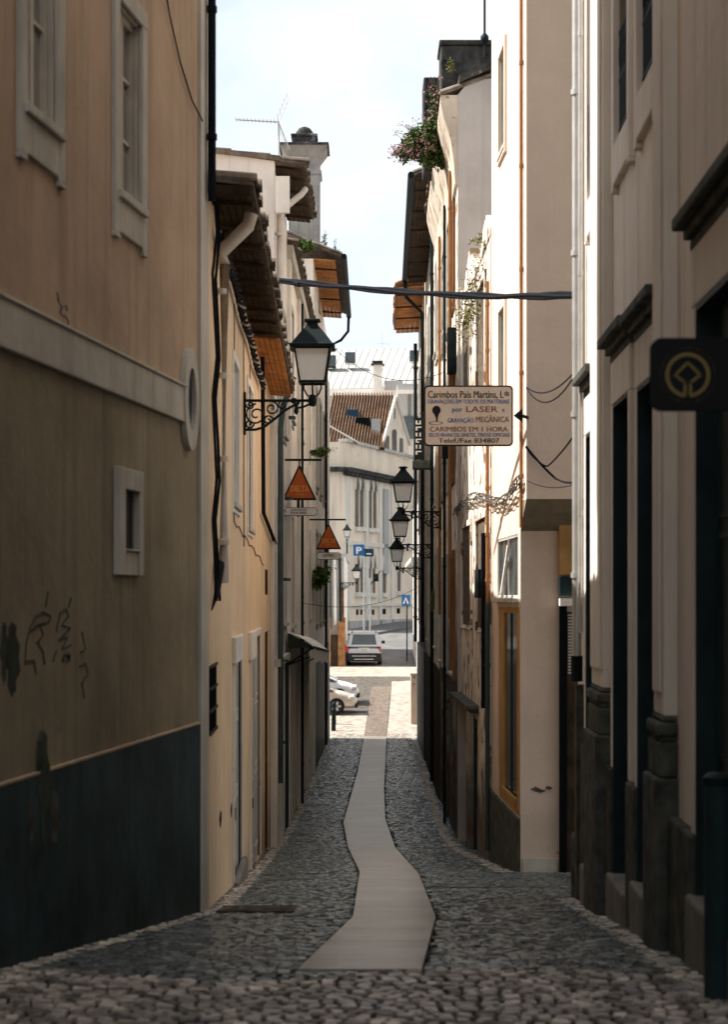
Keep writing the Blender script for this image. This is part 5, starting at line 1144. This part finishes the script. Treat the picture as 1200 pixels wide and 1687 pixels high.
def cabin(t, paint, hw, ys, zb, zr, tw=.78, front=None):
    # ys: rear base, rear top, front top, front base
    a,b,c,d = ys; mb = MB(); w0, w1 = hw*.95, hw*tw
    lo = [(-w0,a,zb),(w0,a,zb),(w0,d,zb),(-w0,d,zb)]; hi = [(-w1,b,zr),(w1,b,zr),(w1,c,zr-.03),(-w1,c,zr-.03)]
    # roof and pillars
    mb.rings([[Vector(p) for p in hi],[Vector((p[0]*.93,p[1]+(.12 if p[1] == b else -.15),p[2]+.05)) for p in hi]])
    for p,q in zip(lo,hi): mb.tube([p,q],.045,6)
    for s_ in (-1,1):
        m0 = Vector((s_*w0,(a*.45+d*.55),zb)); m1 = Vector((s_*w1,(b*.45+c*.55),zr)); mb.tube([m0,m1],.04,6)
        mb.tube([(s_*w1,b,zr),(s_*w1,c,zr-.03)],.045,6)
    mb.build('roof',paint,t,smooth=True)
    g = MB(); sh = .985
    L_ = [Vector((p[0]*sh,p[1],p[2])) for p in lo]; H_ = [Vector((p[0]*sh,p[1],p[2])) for p in hi]
    for nm,i,j in (('rear_window',0,1),('side_window',1,2),('windscreen',2,3),('side_window',3,0)):
        MB().quad(L_[i],L_[j],H_[j],H_[i]).build(nm,'glass',t)
# SUV seen from behind
suv,hw = car('silver suv seen from behind, parked on the road past the plaza',[(0,0,.62,.86),(.04,0,.9,.97),(.25,0,1.02,1),(1.2,0,1.03,1),(2.6,0,1.02,1),(3.3,0,.98,.98),(4.0,0,.88,.92),(4.25,0,.7,.8)],1.82,4.25,'silver',None,None)
cabin(suv,'silver',hw,(.08,.42,2.2,3.0),1.0,1.6,.76)
for s_ in (-1,1):
    a_, b_, c2, d2_ = Vector((s_*hw*.95,.05,1.0)), Vector((s_*hw*.74,.05,1.0)), Vector((s_*hw*.62,.39,1.6)), Vector((s_*hw*.77,.39,1.6))
    MB().hexa([a_,b_,c2,d2_]+[p+Vector((0,-.02,.0)) for p in (a_,b_,c2,d2_)]).build('rear_pillar','silver',suv)
MB().hexa([Vector(p) for p in ((-hw*.74,.04,1.0),(hw*.74,.04,1.0),(hw*.72,.1,1.09),(-hw*.72,.1,1.09),(-hw*.74,.02,1.0),(hw*.74,.02,1.0),(hw*.72,.08,1.09),(-hw*.72,.08,1.09))]).build('boot_edge','silver',suv)
for x in (-1,1):
    for y in (.85,3.4): wheel(suv,x*(hw-.1),y,.34,.22)
MB().box((-hw*.985,-.06,.22),(hw*.985,.12,.66)).build('bumper','plastic',suv,bevel=.05); MB().box((-.5,-.075,.33),(.5,-.05,.37)).build('bumper_trim','zinc',suv); MB().box((-.62,-.085,.5),(.62,-.055,.535)).build('bumper_trim','zinc',suv)
for s_ in (-1,1):
    MB().box((s_*hw*.99-.09,-.02,.72),(s_*hw*.99+.0+.06*(s_<0)-.02*(s_>0),.2,1.03)).build('tail_light','taillight',suv,bevel=.02); mb = MB(); mb.box((s_*(hw+.02)-.0,2.35,1.0),(s_*(hw+.2),2.47,1.16)); mb.build('mirror','plastic',suv,bevel=.03)
    mb = MB(); mb.tube([(s_*hw*.68,.55,1.66),(s_*hw*.68,.7,1.71),(s_*hw*.68,2.0,1.7),(s_*hw*.68,2.15,1.64)],.022,6); mb.build('roof_rail','plastic',suv)
pl_ = MB().box((-.26,-.03,.79),(.26,-.005,.9)).build('number_plate','plate',suv)
mb = MB()
for k in range(6): mb.box((-.2+.07*k,-.036,.815),(-.16+.07*k,-.031,.875))
mb.build('plate_characters','ink',pl_); MB().box((-.3,-.025,.92),(.3,.0,.95)).build('boot_trim','zinc',suv)
MB().box((-hw*.7,.4,1.6),(hw*.7,.52,1.66)).build('roof_spoiler','silver',suv,bevel=.02)
finish(suv,(.0,94.2,zg(94.2)),(math.atan2(zg(98)-zg(94.2),3.8),0,0))
def hatch(label, paint, X, d, noseright=True):
    t,hw = car(label,[(0,0,.6,.84),(.06,0,.88,.95),(.5,0,.96,1),(1.6,0,.95,1),(2.5,0,.93,1),(3.2,0,.86,.96),(3.75,0,.72,.88),(3.95,0,.5,.72)],1.72,3.95,paint,None,None)
    cabin(t,paint,hw,(.12,.6,1.9,3.05),.92,1.44,.76)
    for x in (-1,1):
        for y in (.7,3.15): wheel(t,x*(hw-.1),y,.31,.2)
    for s_ in (-1,1):
        MB().box((s_*hw*.8-.13,3.62,.56),(s_*hw*.8+.13,3.86,.7)).build('headlight','headlight',t,bevel=.04); MB().box((s_*hw*.93-.08,.0,.7),(s_*hw*.93+.06,.14,.98)).build('tail_light','taillight',t,bevel=.03); MB().box((s_*(hw+.02),2.5,.9),(s_*(hw+.17),2.62,1.03)).build('mirror',paint,t,bevel=.03)
        MB().box((s_*hw*.6-.09,3.9,.34),(s_*hw*.6+.09,3.965,.42)).build('fog_lamp','black',t,bevel=.02)
    MB().box((-hw*.8,3.86,.24),(hw*.8,3.96,.38)).build('bumper','plastic',t,bevel=.03)
    for s_ in (-1,1):
        mb = MB(); mb.tube([(s_*(hw+.005),1.75,.3),(s_*(hw+.005),1.72,.9)],.006,4); mb.build('door_seam','plastic',t)
    L_ = 3.95; t.scale = (1.1,)*3; finish(t,(X-L_*1.1,d,zg(d)),(0,0,-math.pi/2)); return t
hatch('champagne hatchback parked nose out from behind the last house on the left','beigecar',-.27,76.6)
hatch('white hatchback parked just behind the champagne one on the left','whitecar',-.2,79.9)

# iron drain grates and cover in the lane
for (x0,x1,y0,y1,lb) in ((355,490,1504,1494,'long iron drain grate in the cobbles at the foot of the yellow house'),):
    a, b = G(x0,y0), G(x1,y1); mb = MB(); n = 26
    mb.box((a.x,a.y,zg(a.y)-.02),(b.x,a.y+.03,zg(a.y)+.012)); mb.box((a.x,b.y-.03,zg(b.y)-.02),(b.x,b.y,zg(b.y)+.012))
    for k in range(n+1): xx = a.x+(b.x-a.x-.015)*k/n; mb.hexa([(xx,a.y+.03,zg(a.y)-.02),(xx+.015,a.y+.03,zg(a.y)-.02),(xx+.015,b.y-.03,zg(b.y)-.02),(xx,b.y-.03,zg(b.y)-.02),(xx,a.y+.03,zg(a.y)+.01),(xx+.015,a.y+.03,zg(a.y)+.01),(xx+.015,b.y-.03,zg(b.y)+.01),(xx,b.y-.03,zg(b.y)+.01)])
    mb.build('drain_grate','rust',None,lb,'drain')

# ------------------------------------------------------------------ light, sky, camera
EL, AZ = math.radians(50), math.radians(7)      # sun from the left, a little ahead
tosun = Vector((-math.cos(AZ)*math.cos(EL), math.sin(AZ)*math.cos(EL), math.sin(EL)))
sl = bpy.data.lights.new('sun','SUN'); sl.energy = 4.3; sl.angle = math.radians(.5); sl.color = (1,.95,.88)
so = bpy.data.objects.new('sun', sl); C.objects.link(so); so.rotation_euler = tosun.to_track_quat('Z','Y').to_euler()
w = bpy.data.worlds.new('World'); bpy.context.scene.world = w; w.use_nodes = True; nt = w.node_tree; N = nt.nodes; Lk = nt.links
sky = N.new('ShaderNodeTexSky'); sky.sky_type = 'NISHITA'; sky.sun_disc = False; sky.sun_elevation = EL; sky.sun_rotation = math.atan2(tosun.x,tosun.y)
bg = N['Background']; bg.inputs['Strength'].default_value = .1
tc = N.new('ShaderNodeTexCoord'); mp = N.new('ShaderNodeMapping'); mp.inputs['Scale'].default_value = (1,1,1.6); mp.inputs['Location'].default_value = (.35,.1,.2)
nz = N.new('ShaderNodeTexNoise'); nz.inputs['Scale'].default_value = 3.2; nz.inputs['Detail'].default_value = 7; nz.inputs['Roughness'].default_value = .55
Lk.new(tc.outputs['Generated'],mp.inputs[0]); Lk.new(mp.outputs[0],nz.inputs['Vector'])
mr = N.new('ShaderNodeMapRange'); mr.inputs[1].default_value = .42; mr.inputs[2].default_value = .58; mr.inputs[3].default_value = .48; mr.inputs[4].default_value = 1; Lk.new(nz.outputs['Fac'],mr.inputs[0])
mx = N.new('ShaderNodeMix'); mx.data_type = 'RGBA'; mx.inputs[7].default_value = (4.3,4.42,4.42,1); Lk.new(mr.outputs[0],mx.inputs[0]); Lk.new(sky.outputs[0],mx.inputs[6]); Lk.new(mx.outputs[2],bg.inputs['Color'])
cam = bpy.data.cameras.new('camera'); co = bpy.data.objects.new('camera', cam); C.objects.link(co)
co.location = (0,0,ZO); co.rotation_euler = (math.radians(90),0,0)
cam.sensor_fit = 'VERTICAL'; cam.sensor_height = 36; cam.sensor_width = 36; cam.lens = F/1687*36; cam.shift_y = (HY-843.5)/1687; cam.clip_start = .1; cam.clip_end = 2000
cam.dof.use_dof = True; cam.dof.focus_distance = 34; cam.dof.aperture_fstop = 2.8
sc = bpy.context.scene; sc.camera = co
sc.view_settings.view_transform = 'Standard'; sc.view_settings.look = 'None'; sc.view_settings.exposure = 1.3; sc.view_settings.gamma = 1
